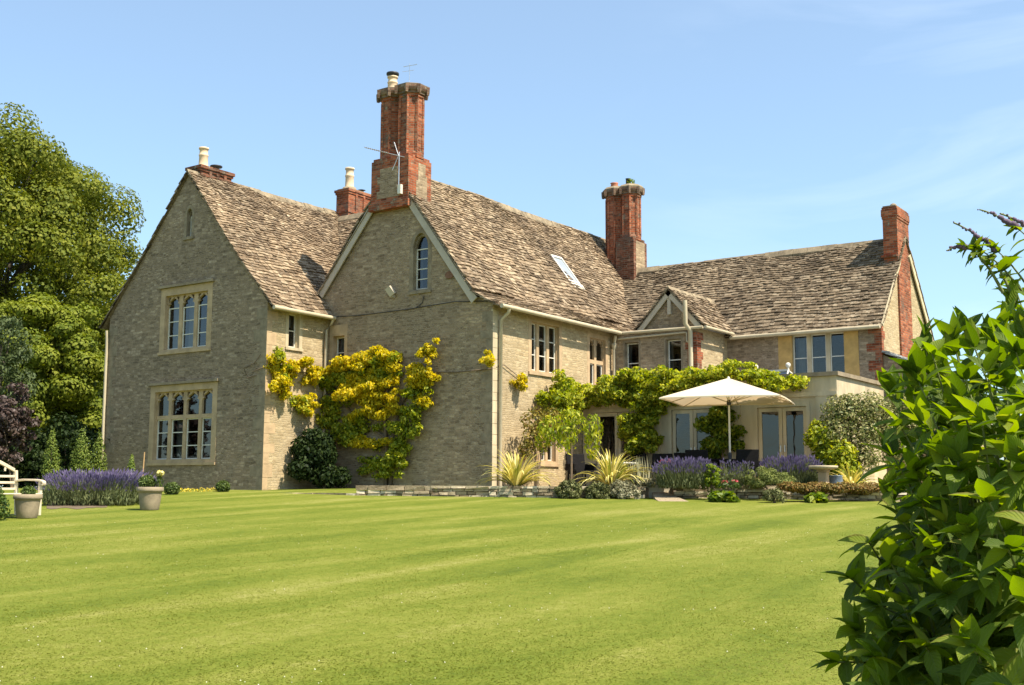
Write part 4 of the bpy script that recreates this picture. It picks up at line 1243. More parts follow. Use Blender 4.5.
# ------------------------------------------------------------------ climbers on the house
def climber(name, label, base, trunk_pts, blob_sets, cat='climber'):
    t = thing(name, label, cat, base)
    B = Vector(base); mb = MB()
    for pts, r_ in trunk_pts: mb.tube([Vector(p) - B for p in pts], r_, 6, False)
    mb.build('stem', M['stem'], t)
    for blobs, n, size, mat in blob_sets:
        lb = []
        for b in blobs:
            for q_ in range(11):
                o = RNG.normal(0, .58, 3); f = RNG.uniform(.25, .58)
                lb.append((b[0] - B.x + o[0] * b[3], b[1] - B.y + o[1] * b[4] * .7, b[2] - B.z + o[2] * b[5], b[3] * f + .04, b[4] * f + .03, b[5] * f + .03, b[6] if len(b) > 6 else 1))
        leaves('foliage', lb, n, size, M[mat], t, aspect=.5, up=.25, out=.6, rnd=.6, shell=.9, droop=.9)
    return t


def gx(px): return (px - 328) * .0392 if px < 420 else 3.61 + (px - 420) * .0376
def gz(py): return (489 - py) * .0297
def gb(px, py, rx, rz, w=1.0, ry=.2): return (gx(px), 2.52 - ry * 1.25, gz(py), rx * .0392, ry, rz * .0297, w)
def sy(px): return (px - 262) * .034
def sb_(px, py, ry, rz, w=1.0): return (.2, sy(px), gz(py), .2, ry * .034, rz * .0297, w)


gold1 = [gb(372, 362, 20, 7), gb(392, 360, 12, 7), gb(371, 378, 17, 9, 1, .28), gb(384, 388, 20, 8, 1, .28), gb(376, 396, 22, 7, 1, .26), gb(398, 384, 7, 6), gb(382, 410, 13, 8), gb(362, 417, 8, 6, .8),
         gb(430, 381, 14, 7), gb(424, 385, 8, 5), gb(437, 357, 6.5, 5.5), gb(433, 404, 8, 4, .6), gb(404, 408, 7, 6), gb(377, 443, 13, 5, .8), gb(332, 371, 9, 5, .8), gb(350, 366, 9, 5, .8),
         sb_(270, 369, 7, 8), sb_(272, 381, 8, 8), sb_(312, 372, 8, 7), sb_(301, 362, 9, 5), sb_(289, 371, 6, 5), sb_(280, 393, 6, 5), sb_(301, 401, 11, 7), sb_(309, 408, 7, 5)]
gold1.append((6.25, 2.32, gz(370), .2, .16, .17, .9)); gold1.append((6.5, 3.6, 3.02, .12, .18, .15, .8))
green1 = [gb(392, 366, 12, 10), gb(324, 378, 13, 9), gb(335, 377, 12, 7), gb(350, 378, 10, 8), gb(372, 380, 18, 16, .8), gb(336, 400, 9, 7, .7), gb(332, 416, 10, 8, .7), gb(344, 424, 12, 9, .8), gb(364, 425, 10, 12), gb(372, 438, 14, 9),
          gb(412, 430, 11, 9), gb(418, 416, 10, 8, .8), gb(406, 450, 10, 7), gb(402, 464, 9, 9), gb(410, 462, 6, 6), gb(380, 462, 10, 8, .9), gb(424, 396, 8, 8, .6), gb(396, 474, 7, 6, .6),
          sb_(270, 358, 7, 7), sb_(299, 405, 10, 8, .9), sb_(276, 376, 6, 8, .7)]
tr = [([(gx(393), 2.44, 0), (gx(394), 2.42, gz(450)), (gx(391), 2.44, gz(420)), (gx(394), 2.42, gz(385))], [.07, .06, .05, .03]),
      ([(gx(397), 2.45, 0), (gx(401), 2.42, gz(440)), (gx(404), 2.44, gz(410)), (gx(420), 2.43, gz(385)), (gx(438), 2.46, gz(360))], [.06, .05, .04, .03, .02]),
      ([(gx(394), 2.44, gz(440)), (gx(378), 2.42, gz(428)), (gx(350), 2.44, gz(405)), (gx(336), 2.46, gz(395))], [.04, .03, .025, .015]),
      ([(gx(392), 2.45, gz(400)), (gx(360), 2.43, gz(378)), (gx(330), 2.44, gz(376)), (.2, 2.4, gz(376)), (.06, 1.6, gz(372)), (.06, .3, gz(372)), (.03, -.04, gz(370)), (-.5, -.05, gz(374))], [.04, .03, .025, .02, .02, .016, .014, .008]),
      ([(gx(406), 2.46, gz(405)), (gx(430), 2.45, gz(376)), (gx(460), 2.48, gz(378)), (6.3, 2.46, gz(377)), (6.38, 3.0, gz(372)), (6.38, 4.0, 3.1)], [.03, .02, .015, .015, .013, .01]),
      ([(-.2, -.04, gz(358)), (-.45, -.05, gz(366)), (-.9, -.04, gz(370)), (-.7, -.05, gz(380)), (-.35, -.04, gz(378))], [.012] * 5)]
climber('golden_climber', 'golden-leaved climber trained over the shaded middle gable and its corner', (gx(394), 2.4, 0.0), tr, [(gold1, 26000, .11, 'gold'), (green1, 16000, .115, 'goldgreen')])

# climbers along the garden room
def qx(px): return 6.73 + (px - 593) * .0316 if px > 560 else 6.7
def qz(py): return .10 + (486 - py) * .0288
def qb(px, py, rx, rz, w=1.0, y=6.85, ry=.5): return (qx(px), y, qz(py), rx * .0316, ry, rz * .0288, w)


va = [(6.75, 5.3, 2.95, .35, .45, .4), (6.8, 5.8, 2.6, .35, .4, .4), (6.7, 4.9, 2.5, .3, .4, .35), (6.7, 6.3, 2.95, .3, .5, .3), qb(590, 393, 12, 6), qb(602, 395, 9, 7), qb(618, 392, 13, 10), qb(636, 380, 16, 11), qb(650, 374, 15, 9), qb(622, 384, 12, 10), qb(672, 378, 12, 8),
      qb(632, 392, 16, 10), qb(655, 390, 15, 10), qb(668, 384, 12, 8), qb(648, 400, 12, 7), qb(662, 398, 12, 7), qb(682, 386, 12, 7, .9)]
vb = [qb(700, 381, 14, 7), qb(722, 376, 16, 7), qb(745, 373, 15, 6), qb(690, 392, 14, 9), qb(700, 384, 14, 5), qb(722, 380, 16, 5), qb(742, 377, 15, 5), qb(762, 381, 14, 5), qb(784, 386, 12, 6), qb(800, 388, 14, 7), qb(770, 393, 10, 6, .6), qb(715, 390, 12, 6, .6)]
vc = [qb(656, 412, 14, 9), qb(650, 425, 16, 11), qb(660, 438, 14, 10), qb(648, 446, 9, 7)]
vd = [qb(728, 412, 13, 9), qb(730, 428, 15, 12), qb(735, 443, 13, 9), qb(724, 448, 8, 8)]
climber('terrace_vine', 'lime and gold vine spilling over the left end of the garden room roof', (qx(655), 6.95, .1),
        [([(qx(655), 6.98, .08), (qx(652), 6.95, 1.4), (qx(655), 6.95, 2.6), (qx(640), 6.9, 3.0), (qx(605), 6.9, 2.75), (6.8, 5.9, 2.75), (6.75, 4.8, 2.6)], [.06, .05, .045, .03, .03, .02, .015])],
        [(va, 19000, .12, 'goldgreen'), (vc, 8000, .12, 'goldgreen')])
climber('terrace_vine', 'green vine climbing the pillar behind the parasol and along the roof edge', (qx(731), 6.95, .1),
        [([(qx(731), 6.98, .08), (qx(732), 6.95, 1.4), (qx(728), 6.95, 2.7), (qx(760), 6.95, 3.0), (qx(800), 6.95, 2.9)], [.05, .045, .04, .02, .015])],
        [(vb, 11000, .12, 'goldgreen'), (vd, 7500, .12, 'vinegreen')])

# dark camellia in the corner of the two walls
shrub('camellia_bush', 'glossy dark evergreen bush in the corner where the two gable walls meet', (1.0, 1.5, .02),
      [(.5, 1.5, 1.55, .32, .36, .25), (.4, 1.2, 1.2, .34, .4, .35), (.9, 1.5, 1.0, .42, .45, .4), (.55, 1.1, .6, .42, .5, .35), (1.0, 1.5, .4, .5, .45, .36), (1.35, 1.8, .35, .3, .3, .3), (.35, 1.4, .8, .3, .4, .35), (.75, 1.75, 1.35, .3, .3, .3)],
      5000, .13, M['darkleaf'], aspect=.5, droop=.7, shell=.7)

# ------------------------------------------------------------------ sword-leaved, spiky and lavender plants
def blades_mesh(name, bases, dirs, lengths, widths, mat, parent, bend=.8, seg=5, twist=.2):
    """arching strap leaves"""
    n = len(bases); r = RNG
    V_, F_ = [], []
    for i in range(n):
        b, d, l, w = Vector(bases[i]), Vector(dirs[i]).normalized(), lengths[i], widths[i]
        side = d.cross(Vector((0, 0, 1)))
        side = side.normalized() if side.length > .05 else Vector((1, 0, 0))
        k0 = len(V_); p = b.copy(); dd = d.copy()
        for k in range(seg + 1):
            t = k / seg; ww = w * (1 - t ** 2.2) * (.7 + .6 * min(1, t * 3)) + .001
            up = side.cross(dd).normalized()
            V_ += [p - side * ww + up * ww * .35, p, p + side * ww + up * ww * .35]
            p = p + dd * (l / seg)
            dd = (dd + Vector((0, 0, -bend / seg * (.3 + 1.4 * t)))).normalized()
        for k in range(seg):
            a = k0 + k * 3
            F_ += [(a, a + 1, a + 4, a + 3), (a + 1, a + 2, a + 5, a + 4)]
    return raw_mesh(name, [tuple(v) for v in V_], F_, 4, mat, parent)


def phormium(label, base, r_, n, h, name='sword_plant', mat='phormium', w=(.022, .036)):
    t = thing(name, label, 'sword plant', base)
    B_, D_, L_, W_ = [], [], [], []
    for i in range(n):
        a = random.uniform(0, 6.283); e = random.uniform(.45, 1.4)
        B_.append((.07 * math.cos(a), .07 * math.sin(a), 0)); D_.append((math.cos(a) * math.cos(e), math.sin(a) * math.cos(e), math.sin(e)))
        L_.append(h * random.uniform(.75, 1.15) * (1.0 if e < .9 else .9)); W_.append(random.uniform(*w))
    blades_mesh('foliage', B_, D_, L_, W_, M[mat], t, 1.9, 7)
    return t


phormium('yellow-striped sword plant on the wall below the gable corner', (8.0, 1.3, .08), .6, 130, 1.15)
phormium('yellow-striped sword plant in the middle of the bed near the path', (10.1, 2.5, .08), .6, 130, 1.15)
phormium('pale striped sword plant beside the stone bird bath', (15.15, 5.9, .08), .5, 60, .8)


def lavender(label, blobs, n_stem, base, h=.55, fl=.12, name='lavender_bush', spread=.25):
    """mound of fine grey-green stems, each ending in a purple spike"""
    t = thing(name, label, 'lavender', base)
    p, d, _ = blob_points(blobs, n_stem, .25)
    p -= np.array(base)
    keep = d[:, 2] > -.15; p, d = p[keep], d[keep]; n = len(p)
    top = p + np.stack([d[:, 0] * .25, d[:, 1] * .25, .55 + .2 * RNG.random(n)], 1) * (h * .55)
    bot = p * np.array([.8, .8, .35])
    w = .006
    side = RNG.normal(size=(n, 3)); side[:, 2] = 0; side /= np.linalg.norm(side, axis=1, keepdims=True)
    V = np.stack([bot - side * w, bot + side * w, top + side * w * .5, top - side * w * .5], 1).reshape(-1, 3)
    nf = int(n * 3.0); q, dq, _ = blob_points(blobs, nf, .5); q -= np.array(base); k = q[:, 2] > .0; q, dq = q[k], dq[k]
    up_n = RNG.normal(size=(len(q), 3)); up_n[:, 2] *= .25
    lv_ = leaf_quads(q * np.array([1, 1, .9]), up_n, .11 * (.7 + .6 * RNG.random(len(q))), .22, -2.5, .05)
    allv = np.concatenate([V, lv_])
    raw_mesh('foliage', allv, np.arange(len(allv)).reshape(-1, 4), 4, M['lavleaf'], t)
    k = RNG.random(n) < .62; tp = top[k]; m_ = len(tp)
    ax_ = (top - bot)[k]; ax_ /= np.linalg.norm(ax_, axis=1, keepdims=True)
    s2 = np.cross(ax_, side[k]); l_ = fl * (.7 + .6 * RNG.random(m_))[:, None]; w2 = .016
    q1 = np.stack([tp, tp + ax_ * l_ * .45 + side[k] * w2, tp + ax_ * l_, tp + ax_ * l_ * .45 - side[k] * w2], 1)
    q2 = np.stack([tp, tp + ax_ * l_ * .45 + s2 * w2, tp + ax_ * l_, tp + ax_ * l_ * .45 - s2 * w2], 1)
    fv = np.concatenate([q1, q2]).reshape(-1, 3)
    raw_mesh('blossom', fv, np.arange(len(fv)).reshape(-1, 4), 4, M['lavflower'], t)
    return t


hb_ = []
for i, px in enumerate((62, 78, 93, 108, 120, 130)):
    q = spot(px, 25.4 + .25 * (i % 2)); hb_.append((q.x, q.y, q.z + .16, .42, .42, .30))
    q = spot(px + 8, 26.6); hb_.append((q.x, q.y, q.z + .20, .45, .45, .31))
q = spot(98, 26); lavender('long hedge of purple lavender in flower behind the white bench and planters', hb_, 6500, q, .46, .10, 'lavender_hedge')
lavender('purple lavender bush in flower beside the pot of red geraniums', [(*spot(a_, 28.7).xy, .27, .36, .34, .33) for a_ in (670, 683, 697)], 2600, (*spot(683, 28.7).xy, .08), .48, .10)
lavender('purple lavender bush in flower behind the clipped green mound', [(*spot(a_, 29.3).xy, .32, .34, .34, .36) for a_ in (775, 789, 804)], 2600, (*spot(789, 29.3).xy, .08), .48, .10)
lavender('wispy pale blue-flowered sage between the two lavender bushes', [(*spot(a_, 29.0).xy, .24, .28, .28, .34) for a_ in (728, 743)], 500, (*spot(735, 29.0).xy, .08), .5, .07, 'sage_plant')

t = thing('stachys_plant', 'silvery upright flower spikes beside the second sword plant', 'plant', (10.75, 2.95, .08))
B_, D_, L_, W_ = [], [], [], []
for i in range(70):
    a, q = random.uniform(0, 6.28), random.uniform(0, .35)
    B_.append((q * math.cos(a), q * math.sin(a), 0)); D_.append((random.uniform(-.2, .2), random.uniform(-.2, .2), 1)); L_.append(random.uniform(.45, .85)); W_.append(random.uniform(.014, .024))
blades_mesh('blossom', B_, D_, L_, W_, M['silver'], t, .1, 4)
leaves('foliage', [(0, 0, .12, .38, .32, .14)], 900, .10, M['silver'], t, aspect=.45)


def mound(name, label, c, r, mat, n, size, cat='shrub', **kw):
    return shrub(name, label, (c[0], c[1], c[2]), lumps(c[0], c[1], c[2] + r[2] * .25, r[0], r[1], r[2], 22, (.3, .45), int(c[0] * 10), -.3, .06), n, size, M[mat], cat, stems=2, **kw)


mound('santolina_bush', 'grey-green mounded bush against the low wall left of the straw-coloured one', (9.55, 1.38, -.18), (.34, .26, .34), 'greygreen', 2600, .06)
mound('santolina_bush', 'pale straw-coloured mounded bush against the wall next to the path', (10.65, 2.15, -.17), (.42, .28, .32), 'silver', 2600, .06)
mound('santolina_bush', 'olive mounded bush below the second sword plant', (10.15, 1.78, -.18), (.3, .26, .30), 'greygreen', 2200, .06)
mound('hebe_bush', 'smooth clipped pale green dome above the right wall', (*spot(765, 28.5).xy, .14), (.64, .42, .33), 'hebe', 9000, .035)
mound('dwarf_conifer', 'little pointed green conifer beside the right lavender', (*spot(712, 28.4).xy, .1), (.18, .18, .46), 'vinegreen', 1600, .06, 'conifer')
mound('leafy_plant', 'broad-leaved green plant with a pink flower at the foot of the right wall', (*spot(722, 27.6).xy, -.24), (.34, .2, .17), 'vinegreen', 260, .2, 'plant')
mound('leafy_plant', 'low green plant at the foot of the wall under the trailing russet cover', (*spot(814, 27.5).xy, -.24), (.26, .18, .15), 'vinegreen', 180, .18, 'plant')
mound('grey_plant', 'small grey-green plant at the foot of the right wall between two leafy ones', (*spot(772, 27.4).xy, -.2), (.24, .18, .22), 'greygreen', 900, .06, 'plant')
mound('pink_plant', 'low pink-flowered plant on top of the wall beside the lavender', (*spot(728, 27.9).xy, .1), (.28, .16, .12), 'midleaf', 260, .06, 'plant')
pk_ = [o for o in bpy.data.objects if o.name.startswith('pink_plant')][0]
leaves('blossom', [(-.12, 0, .12, .09, .07, .04), (.14, .02, .14, .07, .06, .04)], 70, .045, M['pink'], pk_, aspect=.8)
t = shrub('trailing_plant', 'russet and green trailing cover spilling over the right-hand wall', (15.0, 4.9, .1),
          [(*spot(788 + 9 * i, 27.75 + .05 * i).xy, .11 - .03 * (i % 3), .32, .24, .12) for i in range(10)], 6000, .065, M['russet'], 'plant', stems=0)
shrub('standard_wisteria', 'weeping standard tree with hanging lime-green leaves on a bare stem', (9.0, 2.35, .08),
      [(9.0, 2.35, 1.85, .35, .35, .25), (8.6, 2.0, 1.6, .3, .3, .35), (9.4, 2.7, 1.6, .3, .3, .4), (8.3, 2.1, 1.35, .22, .22, .4), (9.0, 2.1, 1.35, .3, .25, .4), (9.5, 2.6, 1.2, .22, .2, .4), (8.75, 2.6, 1.5, .3, .3, .35)],
      1000, .16, M['goldgreen'], 'tree', stems=0, aspect=.35, droop=2.2, up=.1)
st = MB(); st.tube([(0, 0, -.1), (.01, 0, .8), (-.01, .01, 1.65)], [.035, .03, .03], 8); o_ = [o for o in bpy.data.objects if o.name.startswith('standard_wisteria')][0]; st.build('stem', M['stem'], o_)
shrub('climbing_rose', 'thin bronze-green rose bush against the side wall beside the window', (7.0, 3.7, .08),
      [(7.0, 3.6, 1.9, .3, .5, .4), (6.9, 4.1, 1.5, .3, .45, .45), (7.1, 3.4, 1.4, .3, .4, .35), (7.0, 4.4, 2.0, .28, .4, .35), (7.0, 3.2, 1.1, .2, .3, .3)], 1500, .10, M['rosebronze'], 'rose', stems=8)
shrub('variegated_shrub', 'tall cream-variegated shrub against the pale end wall of the garden room', (14.9, 6.9, .1),
      [(14.7, 6.5, 2.0, .55, .5, .5), (15.3, 6.9, 2.15, .6, .55, .45), (14.6, 6.3, 1.5, .45, .5, .45), (15.6, 7.2, 1.7, .55, .5, .5), (15.9, 7.6, 2.2, .5, .5, .4), (15.2, 6.7, 1.5, .5, .5, .5), (14.9, 6.5, 2.3, .3, .3, .25), (15.9, 7.4, 1.1, .5, .5, .5), (16.3, 7.9, 1.7, .5, .5, .5), (15.3, 6.6, .9, .4, .4, .4)],
      12500, .085, M['variegated'], stems=9, shell=.8)
shrub('yellow_green_shrub', 'bushy yellow-green shrub below the variegated one at the end of the doors', (14.55, 6.2, .1),
      [(14.3, 6.1, 1.35, .42, .4, .35), (14.7, 6.2, .95, .5, .45, .4), (14.35, 6.2, .7, .4, .4, .4), (14.9, 6.2, .55, .4, .4, .35), (14.2, 6.2, 1.6, .25, .3, .25)], 4200, .11, M['goldgreen'], stems=6)
shrub('laurel_bush', 'round green bush by the corner of the lean-to', (16.5, 9.2, .1), [(16.2, 8.7, 2.4, .7, .7, .6), (16.9, 9.1, 2.0, .8, .8, .8), (16.3, 8.7, 1.5, .8, .8, .8), (17.3, 9.0, 2.6, .6, .6, .5)], 5500, .13, M['midleaf'], stems=7)
# ------------------------------------------------------------------ parasol
up_ = spot(729.5, 30.3); UX, UY = up_.x, up_.y
par = thing('parasol', 'large square cream parasol open over the terrace table', 'parasol', (UX, UY, .105), 0)
M['canvas'] = None
def canvas():
    m, nt, b = new_mat('cream_canvas'); L = nt.links.new
    c = ramp(nt, [(.3, (.66, .56, .41)), (.7, (.74, .65, .49))], noise(nt, 2.5, 4))
    L(c.outputs[0], b.inputs['Base Color']); b.inputs['Roughness'].default_value = .85; b.inputs['Specular IOR Level'].default_value = .1
    tr = N(nt, 'ShaderNodeBsdfTranslucent'); tr.inputs[0].default_value = (.78, .58, .36, 1)
    ms = nt.nodes.new('ShaderNodeMixShader'); ms.inputs[0].default_value = .28
    L(b.outputs[0], ms.inputs[1]); L(tr.outputs[0], ms.inputs[2]); L(ms.outputs[0], nt.nodes['Material Output'].inputs['Surface'])
    return m


M['canvas'] = canvas()
R_ = 2.16; aw = math.atan2(-FW.y, -FW.x) + math.radians(25)
HE, HA = 2.26, 2.86
corner = [Vector((R_ * math.cos(aw + k * math.pi / 2), R_ * math.sin(aw + k * math.pi / 2), HE)) for k in range(4)]
apex = Vector((0, 0, HA))
mb = MB(); nseg = 8
for k in range(4):
    a, b = corner[k], corner[(k + 1) % 4]
    vs, fs = [], []
    for i in range(nseg + 1):
        for j in range(nseg + 1):
            u_, v_ = i / nseg, j / nseg
            p = apex.lerp(a.lerp(b, u_), v_)
            p.z -= .035 * math.sin(math.pi * v_) * math.sin(math.pi * u_) - .02 * math.sin(math.pi * u_) * v_
            vs.append(p)
    for i in range(nseg):
        for j in range(nseg):
            q = i * (nseg + 1) + j; fs.append((q, q + 1, q + nseg + 2, q + nseg + 1))
    mb.mesh(vs, fs, True)
cn = mb.build('canopy', M['canvas'], par)
mb = MB()
for k in range(4):
    a, b = corner[k], corner[(k + 1) % 4]
    for i in range(nseg):
        p, q = a.lerp(b, i / nseg), a.lerp(b, (i + 1) / nseg)
        p = p + Vector((0, 0, .02 * math.sin(math.pi * i / nseg))); q = q + Vector((0, 0, .02 * math.sin(math.pi * (i + 1) / nseg)))
        mb.poly([p, p - Vector((0, 0, .035)), q - Vector((0, 0, .035)), q])
vl = mb.build('valance', M['canvas'], cn)
mb = MB(); mb.tube([(0, 0, 0), (0, 0, HA - .04)], .026, 12); mb.build('pole', M['white'], par)
mb = MB(); mb.lathe([(.05, HE - .12), (.06, HE - .08), (.06, HE - .02), (.04, HE + .02)], (0, 0, 0), 12); mb.lathe([(.045, .72), (.05, .78), (.05, .86), (.04, .9)], (0, 0, 0), 10); mb.build('hub', M['dark'], par)
mb = MB(); mb.lathe([(.04, HA - .02), (.035, HA + .01), (.02, HA + .035), (.004, HA + .04)], (0, 0, 0), 12); mb.build('finial', M['white'], par)
for k in range(8):
    e = corner[k // 2] if k % 2 == 0 else (corner[k // 2].lerp(corner[(k // 2 + 1) % 4], .5) + Vector((0, 0, .03)))
    mb = MB(); mid_ = apex.lerp(e, .5) - Vector((0, 0, .06 if k % 2 == 0 else .09))
    mb.tube([apex - Vector((0, 0, .07)), mid_, e - Vector((0, 0, .03))], .012, 6); mb.tube([(0, 0, HE - .05), mid_], .011, 6); mb.build('rib', M['ashlar_pale'], par)
mb = MB(); mb.lathe([(.32, 0), (.33, .06), (.28, .09), (.05, .1), (.045, .35)], (0, 0, 0), 20); mb.build('base', M['dark'], par)

# ------------------------------------------------------------------ terrace furniture
M['rattan'] = plain('black_rattan', (.012, .011, .011), .8, .35, 40.0, .5, .08)
M['tabletop'] = plain('pale_stone_top', (.45, .43, .38), .5, .15, 4.0)


def chair_proto(label, loc, rz, group):
    t = thing('rattan_chair', label, 'chair', loc, rz, group)
    def part(n_, *boxes):
        mb = MB()
        for a, b in boxes: mb.box(a, b)
        o = mb.build(n_, M['rattan'], t); bv = o.modifiers.new('bevel', 'BEVEL'); bv.width = .02; bv.segments = 2
    part('seat', ((-.30, -.28, .36), (.30, .28, .46)))
    mb = MB(); mb.hexa([(-.30, .24, .46), (.30, .24, .46), (.30, .31, .46), (-.30, .31, .46), (-.30, .34, .95), (.30, .34, .95), (.30, .40, .95), (-.30, .40, .95)])
    o = mb.build('backrest', M['rattan'], t); bv = o.modifiers.new('bevel', 'BEVEL'); bv.width = .02; bv.segments = 2
    for s in (-1, 1): part('armrest', ((s * .33 - .04, -.28, .46), (s * .33 + .04, .30, .66)))
    for sx in (-1, 1):
        for sy_ in (-1, 1): part('leg', ((sx * .28 - .025, sy_ * .25 - .025, 0), (sx * .28 + .025, sy_ * .25 + .025, .36)))
    return t


def copy_tree(o, parent=None):
    c = o.copy(); COL.objects.link(c)
    if parent: c.parent = parent
    for ch in list(o.children): copy_tree(ch, c)
    return c


ch0 = chair_proto('black woven armchair under the parasol, left of its pole and backing the garden', (*spot(700, 30.2).xy, .105), math.radians(190), 'black armchairs on the terrace')
for (x, y, a, lab) in ((*spot(742, 29.7).xy, 225, 'black woven armchair right of the parasol pole, backing the lavender'), (*spot(690, 32.0).xy, 60, 'black woven armchair on the far side of the table from the lavender'),
                       (9.5, 6.2, 10, 'black woven armchair close against the left garden room doors'), (8.5, 6.3, -20, 'black woven armchair in the shade below the spilling vine'),
                       (7.4, 5.4, 60, 'black woven armchair by the side wall of the house')):
    c = copy_tree(ch0); c.location = (x, y, .105); c.rotation_euler = (0, 0, math.radians(a)); c['label'] = lab


def table(label, loc, r, h, mat):
    t = thing('round_table', label, 'table', loc)
    mb = MB(); mb.lathe([(r * .97, h - .05), (r, h - .03), (r, h), (r * .97, h + .005), (.05, h + .006)], (0, 0, 0), 28); mb.build('tabletop', M[mat], t)
    for k in range(4):
        w = k * math.pi / 2 + .4; mb = MB(); mb.tube([(r * .75 * math.cos(w), r * .75 * math.sin(w), 0), (r * .6 * math.cos(w), r * .6 * math.sin(w), h - .05)], .025, 8); mb.build('leg', M['rattan'], t)


table('dark round table under the cream parasol', (*spot(718, 31.2).xy, .105), .6, .74, 'rattan')
table('pale topped table by the left garden room doors', (9.0, 4.75, .105), .55, .66, 'tabletop')

# ------------------------------------------------------------------ pots
M['stonepot'] = plain('stone_pot', (.25, .20, .13), .9, .25, 5.0, .4)
M['terracotta'] = plain('pale_terracotta', (.42, .29, .18), .85, .2, 5.0, .3)
M['glazed'] = plain('blue_glaze', (.12, .16, .20), .25, .25, 6.0, spec=.5)


def planter(label, loc, r, h, name='planter', mat='stonepot', prof=None):
    t = thing(name, label, 'planter', loc)
    pr = prof or [(.68, 0), (.72, .03), (.80, .35), (.88, .70), (.90, .78), (1.0, .80), (1.03, .86), (1.0, .98), (.94, 1.0), (.86, .98), (.84, .88)]
    mb = MB(); mb.lathe([(a * r, b * h) for a, b in pr], (0, 0, 0), 32); mb.build('pot', M[mat], t)
    mb = MB(); mb.lathe([(r * .85, h * .86), (r * .85, h * .90), (.02, h * .92)], (0, 0, 0), 20); mb.build('soil', M['soil'], t)
    return t


def potted(label, c, blobs, n, size, mat, name='box_plant', cat='plant', **kw): return shrub(name, label, c, [(c[0] + b[0], c[1] + b[1], c[2] + b[2]) + b[3:] for b in blobs], n, size, M[mat], cat, stems=1, **kw)


q1, q2 = spot(33, 21.6), spot(154, 24.0)
planter('wide clay planter in front of the white bench', q1, .25, .44)
potted('low round box plant growing in the planter before the bench', (q1.x, q1.y, q1.z + .40), [(0, 0, .08, .13, .13, .11)], 1100, .035, 'box')
planter('wide clay planter at the house end of the lavender hedge', q2, .262, .47)
potted('clipped box ball growing in the planter by the lavender hedge', (q2.x, q2.y, q2.z + .43), [(-.06, -.04, .13, .17, .17, .15)], 1700, .04, 'box')
fy = thing('yellow_rose', 'pale yellow flower on a tall stem in the planter by the lavender hedge', 'flower', (q2.x + .14, q2.y + .10, q2.z + .42))
mb = MB(); mb.tube([(0, 0, 0), (.02, .01, .2), (.03, .0, .33)], .008, 5); mb.build('stem', M['vinegreen'], fy)
leaves('petal', [(.03, 0, .34, .07, .07, .045), (-.03, .02, .29, .05, .05, .04)], 140, .06, leafmat('pale_yellow_petals', [(.62, .52, .12), (.75, .68, .30)], .3, .6, 5, .4), fy, aspect=.8)
leaves('leaf', [(0, 0, .15, .08, .08, .14)], 60, .06, M['midleaf'], fy)
for px, d, r_, lab in ((175.5, 30.0, .20, 'small round box bush at the foot of the left gable, nearer the planter'), (226, 31.5, .19, 'small round box bush at the foot of the left gable, nearer the corner')):
    q = spot(px, d); shrub('box_bush', lab, q, [(q.x, q.y, q.z + r_ * .7, r_, r_, r_ * .9)], 1900, .045, M['box'], stems=1)
yb = []
for i in range(9):
    q = spot(184 + i * 4.2, 31.2 + .05 * i); yb.append((q.x, q.y, q.z + .05, .09, .07, .06, random.uniform(.4, 1)))
q = spot(200, 31.4); shrub('yellow_bedding', 'strip of low yellow flowers along the foot of the left gable', q, yb, 190, .05, M['yellowfl'], 'flowers', stems=0)
cv_ = spot(145, 28.0); mb = MB(); mb.tube([(0, 0, -.05), (.03, .02, 1.12)], .016, 6); cn_ = mb.build('cane', plain('bamboo_cane', (.42, .26, .12), .6, .2)); cn_.location = cv_; tag(cn_, 'bare garden cane standing beside the thin conifer', 'cane')

pg = planter('pale planter of red geraniums at the head of the path', (*spot(664.5, 29.2).xy, .105), .2, .42, 'planter', 'terracotta')
gq = spot(664.5, 29.2); potted('red and pink geraniums in the pale planter by the lavender', (gq.x, gq.y, .5), [(0, 0, .1, .2, .2, .12)], 420, .07, 'midleaf', 'geranium')
gr_ = [o for o in bpy.data.objects if o.name.startswith('geranium')][0]
leaves('flower', [(-.08, 0, .22, .07, .07, .06), (.09, .03, .24, .08, .08, .06), (.0, -.08, .18, .07, .07, .05), (.02, .1, .22, .06, .06, .05)], 320, .045, M['pink'], gr_, aspect=.8)
shrub('dark_bush', 'small dark evergreen bush beside the geranium planter', (11.0, 4.3, .1), [(11.0, 4.3, .35, .22, .22, .3), (10.95, 4.35, .6, .16, .16, .2)], 1500, .08, M['darkleaf'], stems=3)
planter('round beige bulbous pot in front of the right garden room doors', (*spot(763, 32.2).xy, .105), .34, .62, 'round_pot', 'terracotta', [(.5, 0), (.55, .04), (.85, .25), (1.0, .5), (.92, .75), (.6, .92), (.55, 1.0), (.48, .98), (.45, .9)])
planter('small blue-grey glazed pot beside the stone bird bath', (*spot(834.5, 28.9).xy, .08), .17, .32, 'glazed_pot', 'glazed', [(.7, 0), (.8, .05), (1.0, .5), (.9, .9), (.98, .96), (.95, 1.0), (.8, .98), (.78, .9)])
bb = thing('bird_bath', 'stone bird bath with a flat slab top on a square pillar', 'bird bath', (*spot(822, 28.6).xy, .08))
mb = MB(); mb.box((-.14, -.14, 0), (.14, .14, .08)); mb.box((-.105, -.105, .08), (.105, .105, .40)); mb.box((-.13, -.13, .40), (.13, .13, .45)); o = mb.build('pillar', M['ashlar'], bb); bv = o.modifiers.new('bevel', 'BEVEL'); bv.width = .012
mb = MB(); mb.lathe([(.18, .45), (.34, .49), (.36, .53), (.35, .55), (.28, .52), (.05, .51)], (0, 0, 0), 24); mb.build('bowl', M['ashlar_pale'], bb)

